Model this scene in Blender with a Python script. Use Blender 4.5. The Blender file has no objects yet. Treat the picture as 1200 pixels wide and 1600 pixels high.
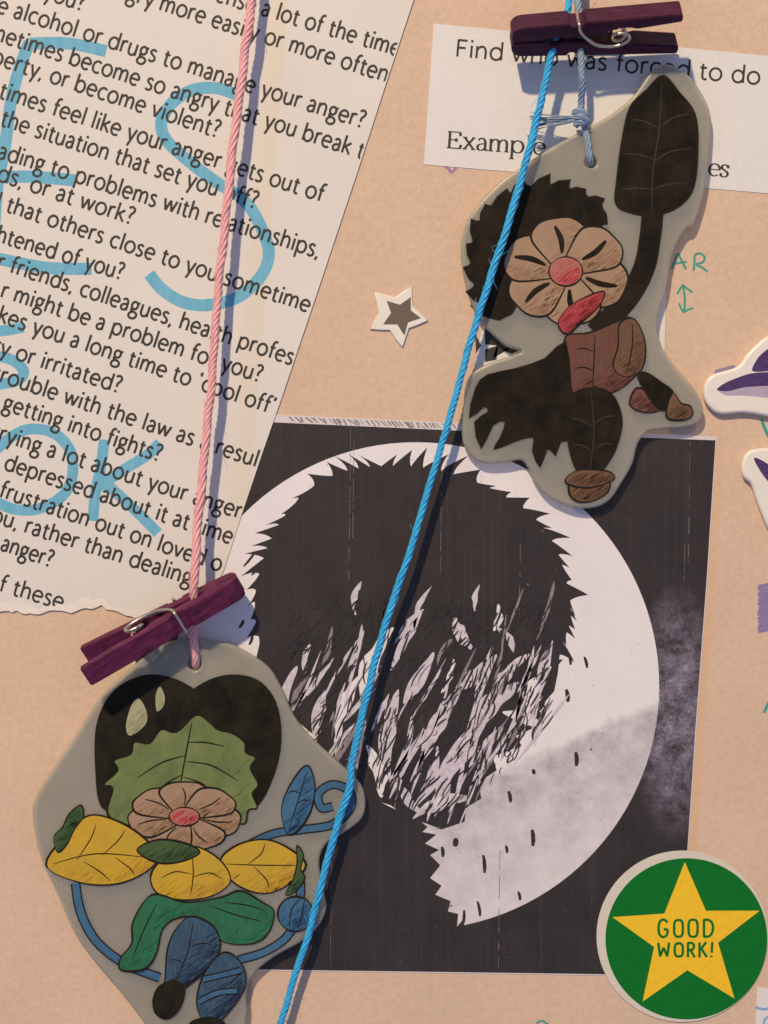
import bpy, bmesh, math, random
from mathutils import Vector, Matrix

# ------------------------------------------------------------------ camera, light, world
SC = bpy.context.scene
COL = SC.collection
S = 0.000115            # metres of paper per photograph pixel
D = 0.27                # camera height above the paper
R = math.radians
random.seed(7)

cam = bpy.data.cameras.new('camera')
cam.sensor_fit = 'VERTICAL'
cam.sensor_height = 24
cam.lens = 12.0 / (800 * S / D)
cam.clip_start = 0.01
cam.clip_end = 20
cam.dof.use_dof = True
cam.dof.focus_distance = D - 0.0028
cam.dof.aperture_fstop = 9.0
camo = bpy.data.objects.new('camera', cam)
COL.objects.link(camo)
camo.location = (0, 0, D)
SC.camera = camo
SC.render.resolution_x = 768
SC.render.resolution_y = 1024

world = bpy.data.worlds.new('World')
SC.world = world
world.use_nodes = True
bg = world.node_tree.nodes['Background']
bg.inputs[0].default_value = (0.62, 0.70, 1.12, 1)
bg.inputs[1].default_value = 0.36

lamp = bpy.data.lights.new('desk_lamp', 'AREA')
lamp.shape = 'DISK'
lamp.size = 0.058
lamp.energy = 26.5
lamp.color = (1.0, 0.77, 0.48)
lampo = bpy.data.objects.new('desk_lamp', lamp)
COL.objects.link(lampo)
el, az = R(46), R(112)
lampo.location = Vector((math.cos(el) * math.cos(az), math.cos(el) * math.sin(az), math.sin(el))) * 1.6
lampo.rotation_euler = (-lampo.location).to_track_quat('-Z', 'Y').to_euler()

SC.view_settings.view_transform = 'Standard'
SC.view_settings.look = 'None'
SC.view_settings.exposure = 0.0
SC.view_settings.gamma = 1.0

# ------------------------------------------------------------------ helpers
MM = 0.001


def P(u, v, h=0.0):
    k = (D - h) / D * S
    return Vector(((u - 600) * k, (800 - v) * k, h))


ORG = {}


def finish(name, me, m, parent=None, origin=None, smooth=False):
    """link a mesh whose vertices are in world space; origin is moved to the parent's or its own base"""
    if m is not None:
        me.materials.clear()
        me.materials.append(m)
    o = bpy.data.objects.new(name, me)
    COL.objects.link(o)
    if parent is not None:
        off = ORG[parent.name]
        o.parent = parent
        ORG[o.name] = off
    else:
        if origin is None:
            xs = [v.co for v in me.vertices]
            n = len(xs)
            origin = Vector((sum(c.x for c in xs) / n, sum(c.y for c in xs) / n, min(c.z for c in xs)))
        off = origin
        o.location = off
        ORG[o.name] = off
    me.transform(Matrix.Translation(-off))
    if smooth:
        for p in me.polygons:
            p.use_smooth = True
    return o


def tag(o, label, cat=None, group=None, kind=None):
    if label: o['label'] = label
    if cat: o['category'] = cat
    if group: o['group'] = group
    if kind: o['kind'] = kind
    return o


def thing(name, u, v, h, label, cat, group=None):
    o = bpy.data.objects.new(name, None)
    o.empty_display_size = 0.005
    COL.objects.link(o)
    o.location = P(u, v, h)
    ORG[o.name] = Vector(o.location)
    return tag(o, label, cat, group)


def catmull(pts, n=5, closed=True):
    out = []
    N = len(pts)
    rng = range(N) if closed else range(N - 1)
    for i in rng:
        if closed:
            p0, p1, p2, p3 = pts[i - 1], pts[i], pts[(i + 1) % N], pts[(i + 2) % N]
        else:
            p0, p1, p2, p3 = pts[max(i - 1, 0)], pts[i], pts[i + 1], pts[min(i + 2, N - 1)]
        for k in range(n):
            t = k / n
            out.append(tuple(0.5 * ((2 * b) + (c - a) * t + (2 * a - 5 * b + 4 * c - d) * t * t + (3 * b - a - 3 * c + d) * t ** 3)
                             for a, b, c, d in zip(p0, p1, p2, p3)))
    if not closed:
        out.append(tuple(pts[-1]))
    return out


def ell(cu, cv, ru, rv, rot=0, n=40):
    c, s = math.cos(R(rot)), math.sin(R(rot))
    o = []
    for i in range(n):
        a = 2 * math.pi * i / n
        x, y = ru * math.cos(a), rv * math.sin(a)
        o.append((cu + x * c - y * s, cv + x * s + y * c))
    return o


def slab(loops, z0, z1, bevel=0.0, res=2):
    """flat piece from closed pixel outlines (first outer, rest holes), between heights z0 and z1 (m), rounded rim"""
    cu = bpy.data.curves.new('tmp', 'CURVE')
    cu.dimensions = '2D'
    cu.fill_mode = 'BOTH'
    zm = (z0 + z1) / 2
    for lp in loops:
        sp = cu.splines.new('POLY')
        sp.points.add(len(lp) - 1)
        for i, q in enumerate(lp):
            p = P(q[0], q[1], zm)
            sp.points[i].co = (p.x, p.y, 0, 1)
        sp.use_cyclic_u = True
    half = (z1 - z0) / 2
    b = min(bevel, half * 0.98)
    cu.extrude = half - b
    if b > 0:
        cu.bevel_depth = b
        cu.bevel_resolution = res
        cu.offset = -b
    o = bpy.data.objects.new('tmp', cu)
    COL.objects.link(o)
    dg = bpy.context.evaluated_depsgraph_get()
    me = bpy.data.meshes.new_from_object(o.evaluated_get(dg))
    bpy.data.objects.remove(o)
    bpy.data.curves.remove(cu)
    me.transform(Matrix.Translation((0, 0, zm)))
    return me


class Ribbons:
    """flat strokes of ink; each stroke lies a hair above the one before so that none share a plane"""
    def __init__(self, z, th=0.004 * MM, levels=7):
        self.v, self.f, self.z, self.k, self.th, self.levels = [], [], z, 0, th, levels

    def stroke(self, pts, w, closed=False, taper=False, nib=None, jit=0.0):
        pts = [Vector((p[0], p[1])) for p in pts]
        q = [pts[0]]
        for p in pts[1:]:
            if (p - q[-1]).length > 0.05: q.append(p)
        if closed and (q[0] - q[-1]).length < 0.05: q.pop()
        pts = q
        n = len(pts)
        if n < 2: return
        if not closed and not taper:
            for i in range(1, n - 1):
                if (pts[i] - pts[i - 1]).normalized().dot((pts[i + 1] - pts[i]).normalized()) < 0.35:
                    self.stroke(pts[:i + 1], w, nib=nib)
                    self.stroke(pts[i:], w, nib=nib)
                    return
        z = self.z + (self.k % self.levels) * self.th
        self.k += 1
        base = len(self.v)
        for i, p in enumerate(pts):
            if closed:
                a, b = pts[i - 1], pts[(i + 1) % n]
                d0, d1 = (p - a).normalized(), (b - p).normalized()
            else:
                d0 = (p - pts[i - 1]).normalized() if i else (pts[1] - p).normalized()
                d1 = (pts[i + 1] - p).normalized() if i < n - 1 else d0
            t = d0 + d1
            t = t.normalized() if t.length > 1e-4 else d0
            nrm = Vector((-t.y, t.x))
            m = 1 / max(0.6, abs(nrm.dot(Vector((-d0.y, d0.x)))))
            ww = w * m / 2
            if nib:
                ww *= nib[0] + (nib[1] - nib[0]) * abs(t.y) ** 1.5
            if jit:
                ww *= 1 + jit * (math.sin(i * 0.37 + n) * 0.6 + math.sin(i * 0.11 + 2.1 * n) * 0.6)
            if taper:
                ww *= 0.25 + 0.75 * math.sin(math.pi * (i + 0.6) / (n + 0.2))
            for sgn in (1, -1):
                e = p + nrm * ww * sgn
                self.v.append(P(e.x, e.y, z))
        for i in range(n if closed else n - 1):
            a, b = base + 2 * i, base + 2 * ((i + 1) % n)
            self.f.append((a, a + 1, b + 1, b))

    def dot(self, u, v, r):
        z = self.z + (self.k % self.levels) * self.th
        self.k += 1
        b = len(self.v)
        for p in ell(u, v, r, r, 0, 12): self.v.append(P(p[0], p[1], z))
        self.f.append(tuple(range(b, b + 12)))

    def build(self, name, m, parent=None, cut=None):
        me = bpy.data.meshes.new(name)
        me.from_pydata([tuple(c) for c in self.v], [], self.f)
        me.update()
        # every ink face looks up at the reader
        bm = bmesh.new(); bm.from_mesh(me)
        for f in bm.faces:
            f.normal_update()
            if f.normal.z < 0: f.normal_flip()
        if cut:
            q0, q1 = P(*cut[0]), P(*cut[1])
            dq = q1 - q0
            bmesh.ops.bisect_plane(bm, geom=bm.verts[:] + bm.edges[:] + bm.faces[:], plane_co=q0, plane_no=Vector((-dq.y, dq.x, 0)), clear_inner=True)
        bm.to_mesh(me); bm.free()
        return finish(name, me, m, parent)


def tube(paths, name, m, parent=None, sides=8, smooth=True, local=False):
    """paths: list of (points, radius or list of radii) in world metres"""
    V, F = [], []
    for pts, rad in paths:
        n = len(pts)
        b = len(V)
        up = Vector((0, 0, 1))
        t0 = (pts[1] - pts[0]).normalized()
        if abs(t0.dot(up)) > 0.95: up = Vector((1, 0, 0))
        x = t0.cross(up).normalized()
        for i, p in enumerate(pts):
            t = (pts[min(i + 1, n - 1)] - pts[max(i - 1, 0)]).normalized()
            x = (x - t * x.dot(t)).normalized()
            y = t.cross(x)
            r = rad[i] if isinstance(rad, (list, tuple)) else rad
            for k in range(sides):
                a = 2 * math.pi * k / sides
                V.append(p + (x * math.cos(a) + y * math.sin(a)) * r)
        for i in range(n - 1):
            for k in range(sides):
                k2 = (k + 1) % sides
                F.append((b + i * sides + k, b + i * sides + k2, b + (i + 1) * sides + k2, b + (i + 1) * sides + k))
        F.append(tuple(b + k for k in reversed(range(sides))))
        F.append(tuple(b + (n - 1) * sides + k for k in range(sides)))
    me = bpy.data.meshes.new(name)
    me.from_pydata([tuple(c) for c in V], [], F)
    me.update()
    if local:
        if m: me.materials.append(m)
        for p in me.polygons: p.use_smooth = smooth
        o = bpy.data.objects.new(name, me)
        COL.objects.link(o)
        o.parent = parent
        return o
    return finish(name, me, m, parent, smooth=smooth)


def resample(pts, step):
    out = [pts[0]]
    acc = 0.0
    for a, b in zip(pts[:-1], pts[1:]):
        L = (b - a).length
        d = step - acc
        while d <= L:
            out.append(a + (b - a) * (d / L))
            d += step
        acc = L - (d - step)
    return out


# ------------------------------------------------------------------ materials
def nt(name):
    m = bpy.data.materials.new(name)
    m.use_nodes = True
    t = m.node_tree
    return m, t, t.nodes['Principled BSDF']


def coords(t, scale=(1, 1, 1), rot=0, loc=(0, 0, 0)):
    tc = t.nodes.new('ShaderNodeTexCoord')
    mp = t.nodes.new('ShaderNodeMapping')
    mp.inputs['Scale'].default_value = scale
    mp.inputs['Rotation'].default_value = (0, 0, R(rot))
    mp.inputs['Location'].default_value = loc
    t.links.new(tc.outputs['Object'], mp.inputs['Vector'])
    return mp.outputs[0]


def noise(t, vec, scale, detail=4, rough=0.6):
    n = t.nodes.new('ShaderNodeTexNoise')
    n.inputs['Scale'].default_value = scale
    n.inputs['Detail'].default_value = detail
    n.inputs['Roughness'].default_value = rough
    t.links.new(vec, n.inputs['Vector'])
    return n.outputs['Fac']


def ramp(t, fac, stops):
    r = t.nodes.new('ShaderNodeValToRGB')
    e = r.color_ramp.elements
    while len(e) < len(stops): e.new(0.5)
    for k, (p, c) in enumerate(stops):
        e[k].position = p
        e[k].color = (c, c, c, 1) if isinstance(c, (int, float)) else (*c, 1)
    t.links.new(fac, r.inputs[0])
    return r.outputs[0]


def mix(t, fac, a, b, mode='MIX'):
    n = t.nodes.new('ShaderNodeMix')
    n.data_type = 'RGBA'
    n.blend_type = mode
    for s, val in ((n.inputs[0], fac), (n.inputs[6], a), (n.inputs[7], b)):
        if isinstance(val, bpy.types.NodeSocket): t.links.new(val, s)
        elif isinstance(val, (int, float)): s.default_value = val
        else: s.default_value = (*val, 1)
    return n.outputs[2]


def math_(t, op, a, b=0.0):
    n = t.nodes.new('ShaderNodeMath')
    n.operation = op
    for s, val in ((n.inputs[0], a), (n.inputs[1], b)):
        if isinstance(val, bpy.types.NodeSocket): t.links.new(val, s)
        else: s.default_value = val
    return n.outputs[0]


def bump(t, bs, h, strength, dist):
    b = t.nodes.new('ShaderNodeBump')
    b.inputs['Strength'].default_value = strength
    b.inputs['Distance'].default_value = dist
    t.links.new(h, b.inputs['Height'])
    t.links.new(b.outputs[0], bs.inputs['Normal'])


def sc(c, k): return tuple(x * k for x in c)


def paper_mat(name, c, mottled=0.06, fibre=0.5, rough=0.75, specks=False, bumpy=0.4):
    low = 0.72 if specks else 0.88
    m, t, bs = nt(name)
    v = coords(t)
    n1 = noise(t, v, 60, 5)
    n2 = noise(t, v, 900, 4, 0.7)
    n3 = noise(t, coords(t, (1, 2.6, 1), 25), 2600, 3, 0.7)
    a = ramp(t, n1, [(0.3, sc(c, 1 - mottled)), (0.7, sc(c, 1 + mottled * 0.6))])
    a = mix(t, 0.5, a, ramp(t, n2, [(0.3, low), (0.7, 1.02)]), 'MULTIPLY')
    a = mix(t, fibre, a, ramp(t, n3, [(0.35, 0.88), (0.62, 1.0)]), 'MULTIPLY')
    if specks:
        vo = t.nodes.new('ShaderNodeTexVoronoi')
        vo.inputs['Scale'].default_value = 190
        vo.inputs['Randomness'].default_value = 1
        t.links.new(coords(t), vo.inputs['Vector'])
        fine = math_(t, 'ADD', vo.outputs['Distance'], math_(t, 'MULTIPLY', noise(t, v, 1500, 2), 0.10))
        k = ramp(t, fine, [(0.062, 1), (0.085, 0)])
        a = mix(t, math_(t, 'MULTIPLY', k, 0.45), a, (0.22, 0.17, 0.16))
        vo2 = t.nodes.new('ShaderNodeTexVoronoi')
        vo2.inputs['Scale'].default_value = 900
        t.links.new(coords(t, (1, 3.2, 1), 38), vo2.inputs['Vector'])
        k2 = ramp(t, vo2.outputs['Distance'], [(0.05, 1), (0.16, 0)])
        a = mix(t, math_(t, 'MULTIPLY', k2, 0.22), a, (0.95, 0.80, 0.66))
    if specks:      # orange band in the paper colour along the black print's right edge
        sx = t.nodes.new('ShaderNodeSeparateXYZ')
        t.links.new(v, sx.inputs[0])
        g0, g1 = P(1120, 682), P(1064, 1500)
        gd = (g1 - g0).normalized()
        dd = math_(t, 'ADD', math_(t, 'MULTIPLY', sx.outputs[0], -gd.y), math_(t, 'MULTIPLY', sx.outputs[1], gd.x))
        dd = math_(t, 'DIVIDE', math_(t, 'SUBTRACT', dd, -gd.y * g0.x + gd.x * g0.y), 16 * S)
        fad = ramp(t, math_(t, 'DIVIDE', math_(t, 'SUBTRACT', P(0, 640).y, sx.outputs[1]), 850 * S), [(0.0, 0.0), (0.08, 0.7), (0.9, 1.0), (1.0, 0.0)])
        k = math_(t, 'MULTIPLY', ramp(t, dd, [(0.0, 1), (0.55, 0.8), (1.0, 0)]), fad)
        k = math_(t, 'MULTIPLY', k, ramp(t, math_(t, 'ADD', dd, 1.0), [(0.3, 0), (0.5, 1)]))
        a = mix(t, math_(t, 'MULTIPLY', k, 0.55), a, (0.70, 0.41, 0.20))
    t.links.new(a, bs.inputs['Base Color'])
    bs.inputs['Roughness'].default_value = rough
    bs.inputs['Specular IOR Level'].default_value = 0.25
    h = math_(t, 'ADD', math_(t, 'MULTIPLY', n3, 0.6), math_(t, 'MULTIPLY', n2, 0.8))
    bump(t, bs, h, bumpy, 0.00006)
    return m


def flat_mat(name, c, rough=0.6, var=0.12, scale=1500, spec=0.3, stretch=(1, 1, 1), rot=0, bmp=0.0):
    m, t, bs = nt(name)
    n = noise(t, coords(t, stretch, rot), scale, 4, 0.65)
    a = ramp(t, n, [(0.28, sc(c, 1 - var)), (0.72, sc(c, 1 + var))])
    t.links.new(a, bs.inputs['Base Color'])
    bs.inputs['Roughness'].default_value = rough
    bs.inputs['Specular IOR Level'].default_value = spec
    if bmp: bump(t, bs, n, bmp, 0.00006)
    return m


def pencil_mat(name, c, c2=None, rot=48, amt=0.5, spec=0.22):
    """coloured pencil on frosted plastic: slanting strokes, paler where the wax skips"""
    m, t, bs = nt(name)
    c2 = c2 or sc(c, 0.55)
    n1 = noise(t, coords(t, (1, 0.16, 1), rot), 2600, 4, 0.7)
    n2 = noise(t, coords(t), 240, 3)
    n3 = noise(t, coords(t), 5200, 2)
    a = mix(t, ramp(t, n2, [(0.36, 0), (0.66, 1)]), c, c2)
    g = (0.30, 0.29, 0.26)
    k = ramp(t, n1, [(0.46, 0), (0.72, 1)])
    a = mix(t, math_(t, 'MULTIPLY', k, 0.22 * amt), a, g)
    a = mix(t, math_(t, 'MULTIPLY', ramp(t, n3, [(0.5, 0), (0.75, 1)]), 0.16 * amt), a, g)
    t.links.new(a, bs.inputs['Base Color'])
    bs.inputs['Roughness'].default_value = 0.5
    bs.inputs['Specular IOR Level'].default_value = spec
    return m


M = {}
M['peach'] = paper_mat('peach_paper', (0.745, 0.555, 0.412), 0.05, 0.7, 0.8, True, 0.95)
M['white_strip'] = paper_mat('white_paper', (0.76, 0.75, 0.73), 0.02, 0.15, 0.7, False, 0.2)
M['ink'] = flat_mat('black_print', (0.040, 0.038, 0.034), 0.6, 0.5, 4000)
M['marker'] = None
M['white_puffy'] = flat_mat('white_foam', (0.80, 0.77, 0.70), 0.35, 0.03, 300, 0.5)
M['tan_rim'] = flat_mat('cream_rim', (0.66, 0.62, 0.53), 0.5, 0.04, 800)
M['green'] = flat_mat('green_print', (0.003, 0.165, 0.018), 0.42, 0.16, 1800, 0.22, bmp=0.15)
M['yellow'] = flat_mat('yellow_print', (0.88, 0.56, 0.025), 0.42, 0.07, 900, 0.25, bmp=0.15)
M['star_grey'] = flat_mat('taupe_print', (0.155, 0.12, 0.09), 0.4, 0.10, 2500)
M['purple'] = flat_mat('purple_print', (0.075, 0.038, 0.14), 0.4, 0.35, 700, 0.4, (1, 3, 1), -70)
M['lilac'] = flat_mat('lilac_print', (0.44, 0.38, 0.50), 0.4, 0.16, 500)
M['teal_ink'] = flat_mat('teal_pen', (0.05, 0.33, 0.25), 0.6, 0.35, 2500)
M['violet_ink'] = flat_mat('violet_pen', (0.36, 0.20, 0.45), 0.6, 0.3, 2500)
M['blue_ink'] = flat_mat('pale_blue_pen', (0.25, 0.42, 0.70), 0.6, 0.2, 2500)


def sheet_mat():
    m, t, bs = nt('printed_page_paper')
    c = (0.74, 0.72, 0.68)
    v = coords(t)
    n1 = noise(t, v, 50, 5)
    n2 = noise(t, v, 2500, 3, 0.7)
    a = ramp(t, n1, [(0.3, sc(c, 0.95)), (0.7, c)])
    a = mix(t, 0.35, a, ramp(t, n2, [(0.3, 0.9), (0.7, 1.0)]), 'MULTIPLY')
    # old yellowed tape band running down the page
    tc = t.nodes.new('ShaderNodeTexCoord')
    sx = t.nodes.new('ShaderNodeSeparateXYZ')
    mp = t.nodes.new('ShaderNodeMapping')
    mp.vector_type = 'POINT'
    mp.inputs['Rotation'].default_value = (0, 0, R(4.4))
    t.links.new(tc.outputs['Object'], mp.inputs[0])
    t.links.new(mp.outputs[0], sx.inputs[0])
    M['_sheet_band'] = (t, sx.outputs[0])
    sub = math_(t, 'SUBTRACT', sx.outputs[0], 0.0)
    M['_sheet_mid'] = sub.node
    band = ramp(t, math_(t, 'ADD', math_(t, 'DIVIDE', sub, 80 * S), 0.5), [(0.0, 0), (1.0, 0)])
    rn = band.node
    M['_sheet_ramp'] = rn
    a = mix(t, math_(t, 'MULTIPLY', band, 0.5), a, (0.72, 0.63, 0.47))
    t.links.new(a, bs.inputs['Base Color'])
    bs.inputs['Roughness'].default_value = 0.65
    bs.inputs['Specular IOR Level'].default_value = 0.25
    h = math_(t, 'ADD', math_(t, 'MULTIPLY', noise(t, coords(t, (1, 0.5, 1), 20), 45, 2, 0.4), 14.0), math_(t, 'MULTIPLY', n2, 0.5))
    bump(t, bs, h, 0.5, 0.00006)
    return m


M['sheet'] = sheet_mat()


def marker_mat():
    m, t, bs = nt('pale_blue_felt_pen')
    n1 = noise(t, coords(t, (1, 0.2, 1), 15), 900, 4)
    n2 = noise(t, coords(t), 3000, 2)
    a = ramp(t, n1, [(0.3, (0.13, 0.42, 0.61)), (0.7, (0.20, 0.51, 0.68))])
    a = mix(t, 0.3, a, ramp(t, n2, [(0.3, 0.85), (0.7, 1.0)]), 'MULTIPLY')
    t.links.new(a, bs.inputs['Base Color'])
    bs.inputs['Roughness'].default_value = 0.7
    bs.inputs['Specular IOR Level'].default_value = 0.2
    return m


M['marker'] = marker_mat()


def black_print_mat(origin):
    m, t, bs = nt('black_toner')
    v = coords(t)
    n1 = noise(t, v, 120, 5, 0.65)
    n2 = noise(t, v, 3200, 3, 0.8)
    n3 = noise(t, coords(t, (1, 0.012, 1), -2.4), 1500, 2)
    a = ramp(t, n1, [(0.3, (0.026, 0.021, 0.021)), (0.7, (0.040, 0.032, 0.031))])
    a = mix(t, ramp(t, n3, [(0.52, 0), (0.8, 0.25)]), a, (0.085, 0.072, 0.072))
    a = mix(t, ramp(t, n2, [(0.62, 0), (0.80, 0.6)]), a, (0.13, 0.11, 0.12))
    # lavender sheen at the right margin, painted into the toner colour
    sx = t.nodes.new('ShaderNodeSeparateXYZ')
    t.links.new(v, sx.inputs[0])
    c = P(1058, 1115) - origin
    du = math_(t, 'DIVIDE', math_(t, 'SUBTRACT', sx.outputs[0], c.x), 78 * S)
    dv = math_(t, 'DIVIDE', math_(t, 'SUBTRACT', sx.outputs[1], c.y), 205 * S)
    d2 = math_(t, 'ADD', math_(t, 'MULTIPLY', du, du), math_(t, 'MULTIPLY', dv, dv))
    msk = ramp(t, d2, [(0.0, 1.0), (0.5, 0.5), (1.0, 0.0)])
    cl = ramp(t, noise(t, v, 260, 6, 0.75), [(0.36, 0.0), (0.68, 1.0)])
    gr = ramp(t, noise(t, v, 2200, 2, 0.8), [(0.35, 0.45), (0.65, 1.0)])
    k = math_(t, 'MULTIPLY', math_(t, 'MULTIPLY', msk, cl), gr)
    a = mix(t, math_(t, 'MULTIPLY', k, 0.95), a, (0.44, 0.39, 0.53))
    t.links.new(a, bs.inputs['Base Color'])
    bs.inputs['Roughness'].default_value = 0.48
    bs.inputs['Specular IOR Level'].default_value = 0.35
    bump(t, bs, n2, 0.2, 0.00004)
    return m


def moon_mat(origin):
    m, t, bs = nt('moon_print')
    v = coords(t)
    a = ramp(t, noise(t, v, 90, 4), [(0.3, (0.76, 0.735, 0.76)), (0.7, (0.83, 0.80, 0.82))])
    sx = t.nodes.new('ShaderNodeSeparateXYZ')
    t.links.new(v, sx.inputs[0])
    # grey mottled half below the printed terminator line
    p0, p1 = P(640, 1262) - origin, P(1010, 1100) - origin
    n = Vector((p1.y - p0.y, -(p1.x - p0.x), 0)).normalized()
    dd = math_(t, 'ADD', math_(t, 'MULTIPLY', sx.outputs[0], n.x), math_(t, 'MULTIPLY', sx.outputs[1], n.y))
    dd = math_(t, 'SUBTRACT', dd, p0.x * n.x + p0.y * n.y)
    wob = math_(t, 'MULTIPLY', math_(t, 'SUBTRACT', noise(t, v, 170, 4), 0.5), 60 * S)
    dd = math_(t, 'DIVIDE', math_(t, 'ADD', dd, wob), 200 * S)
    msk = ramp(t, dd, [(0.0, 0.0), (0.09, 1.0), (0.45, 0.75), (1.0, 0.45)])
    mot = ramp(t, noise(t, v, 200, 6, 0.7), [(0.30, 0.28), (0.70, 1.0)])
    grey = mix(t, 0.5, (0.42, 0.39, 0.43), ramp(t, noise(t, v, 2600, 2, 0.8), [(0.3, 0.6), (0.7, 1.0)]), 'MULTIPLY')
    a = mix(t, math_(t, 'MULTIPLY', msk, mot), a, grey)
    a = mix(t, 0.35, a, ramp(t, noise(t, v, 3000, 2), [(0.3, 0.9), (0.7, 1.0)]), 'MULTIPLY')
    t.links.new(a, bs.inputs['Base Color'])
    bs.inputs['Roughness'].default_value = 0.55
    bs.inputs['Specular IOR Level'].default_value = 0.3
    return m


def plastic_mat():
    m, t, bs = nt('frosted_shrink_plastic')
    v = coords(t)
    n1 = noise(t, v, 90, 4)
    n2 = noise(t, v, 4200, 2)
    a = ramp(t, n1, [(0.3, (0.41, 0.41, 0.375)), (0.7, (0.47, 0.465, 0.42))])
    a = mix(t, 0.3, a, ramp(t, n2, [(0.3, 0.93), (0.7, 1.0)]), 'MULTIPLY')
    t.links.new(a, bs.inputs['Base Color'])
    bs.inputs['Roughness'].default_value = 0.28
    bs.inputs['Specular IOR Level'].default_value = 0.45
    bs.inputs['Subsurface Weight'].default_value = 0.85
    bs.inputs['Subsurface Radius'].default_value = (1, 0.95, 0.85)
    bs.inputs['Subsurface Scale'].default_value = 0.0028
    bump(t, bs, n2, 0.12, 0.00003)
    # milky sheet that lets a part of the light straight through
    tr = t.nodes.new('ShaderNodeBsdfTransparent')
    tr.inputs[0].default_value = (1.0, 0.93, 0.74, 1)
    mx = t.nodes.new('ShaderNodeMixShader')
    mx.inputs[0].default_value = 0.40
    t.links.new(bs.outputs[0], mx.inputs[1])
    t.links.new(tr.outputs[0], mx.inputs[2])
    t.links.new(mx.outputs[0], t.nodes['Material Output'].inputs['Surface'])
    return m


def wood_mat(kk=1.0, nm='plum_stained_wood'):
    m, t, bs = nt(nm)
    n1 = noise(t, coords(t, (0.10, 1, 1)), 1900, 5, 0.7)
    n2 = noise(t, coords(t, (0.5, 1, 1)), 900, 4, 0.7)
    a = ramp(t, n1, [(0.3, sc((0.050, 0.006, 0.026), kk)), (0.55, sc((0.135, 0.015, 0.070), kk)), (0.78, sc((0.26, 0.045, 0.14), kk))])
    a = mix(t, 0.6, a, ramp(t, n2, [(0.32, 0.5), (0.6, 1.0)]), 'MULTIPLY')
    t.links.new(a, bs.inputs['Base Color'])
    bs.inputs['Roughness'].default_value = 0.55
    bs.inputs['Specular IOR Level'].default_value = 0.3
    bump(t, bs, math_(t, 'ADD', n1, math_(t, 'MULTIPLY', n2, 0.8)), 0.6, 0.00016)
    return m


def metal_mat():
    m, t, bs = nt('steel_wire')
    bs.inputs['Base Color'].default_value = (0.62, 0.58, 0.50, 1)
    bs.inputs['Metallic'].default_value = 1
    n = noise(t, coords(t), 3000, 3)
    t.links.new(ramp(t, n, [(0.3, 0.22), (0.7, 0.42)]), bs.inputs['Roughness'])
    return m


def thread_mat(name, c, c2):
    m, t, bs = nt(name)
    n1 = noise(t, coords(t), 1400, 4, 0.7)
    n2 = noise(t, coords(t), 260, 2)
    a = mix(t, ramp(t, n1, [(0.35, 0), (0.7, 1)]), c2, c)
    a = mix(t, 0.4, a, ramp(t, n2, [(0.3, 0.82), (0.7, 1.0)]), 'MULTIPLY')
    t.links.new(a, bs.inputs['Base Color'])
    bs.inputs['Roughness'].default_value = 0.45
    bs.inputs['Specular IOR Level'].default_value = 0.4
    bs.inputs['Sheen Weight'].default_value = 0.15
    bump(t, bs, noise(t, coords(t, (1, 0.3, 1)), 5200, 2), 0.4, 0.00006)
    return m


M['plastic'] = plastic_mat()
M['wood'] = wood_mat()
M['wood_dark'] = wood_mat(0.5, 'dark_plum_wood')  # same plum wood with its colour scaled darker, for the upper peg
M['metal'] = metal_mat()
M['pink'] = thread_mat('pink_thread', (0.93, 0.52, 0.52), (0.80, 0.37, 0.39))
M['blue'] = thread_mat('bright_blue_thread', (0.045, 0.54, 0.93), (0.02, 0.36, 0.72))
M['grey_blue'] = thread_mat('faded_blue_thread', (0.38, 0.47, 0.58), (0.17, 0.29, 0.42))

# ------------------------------------------------------------------ stroke alphabet


def arc(cx, cy, rx, ry, a0, a1, n=12):
    return [(cx + rx * math.cos(R(a0 + (a1 - a0) * i / n)), cy + ry * math.sin(R(a0 + (a1 - a0) * i / n))) for i in range(n + 1)]


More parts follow.
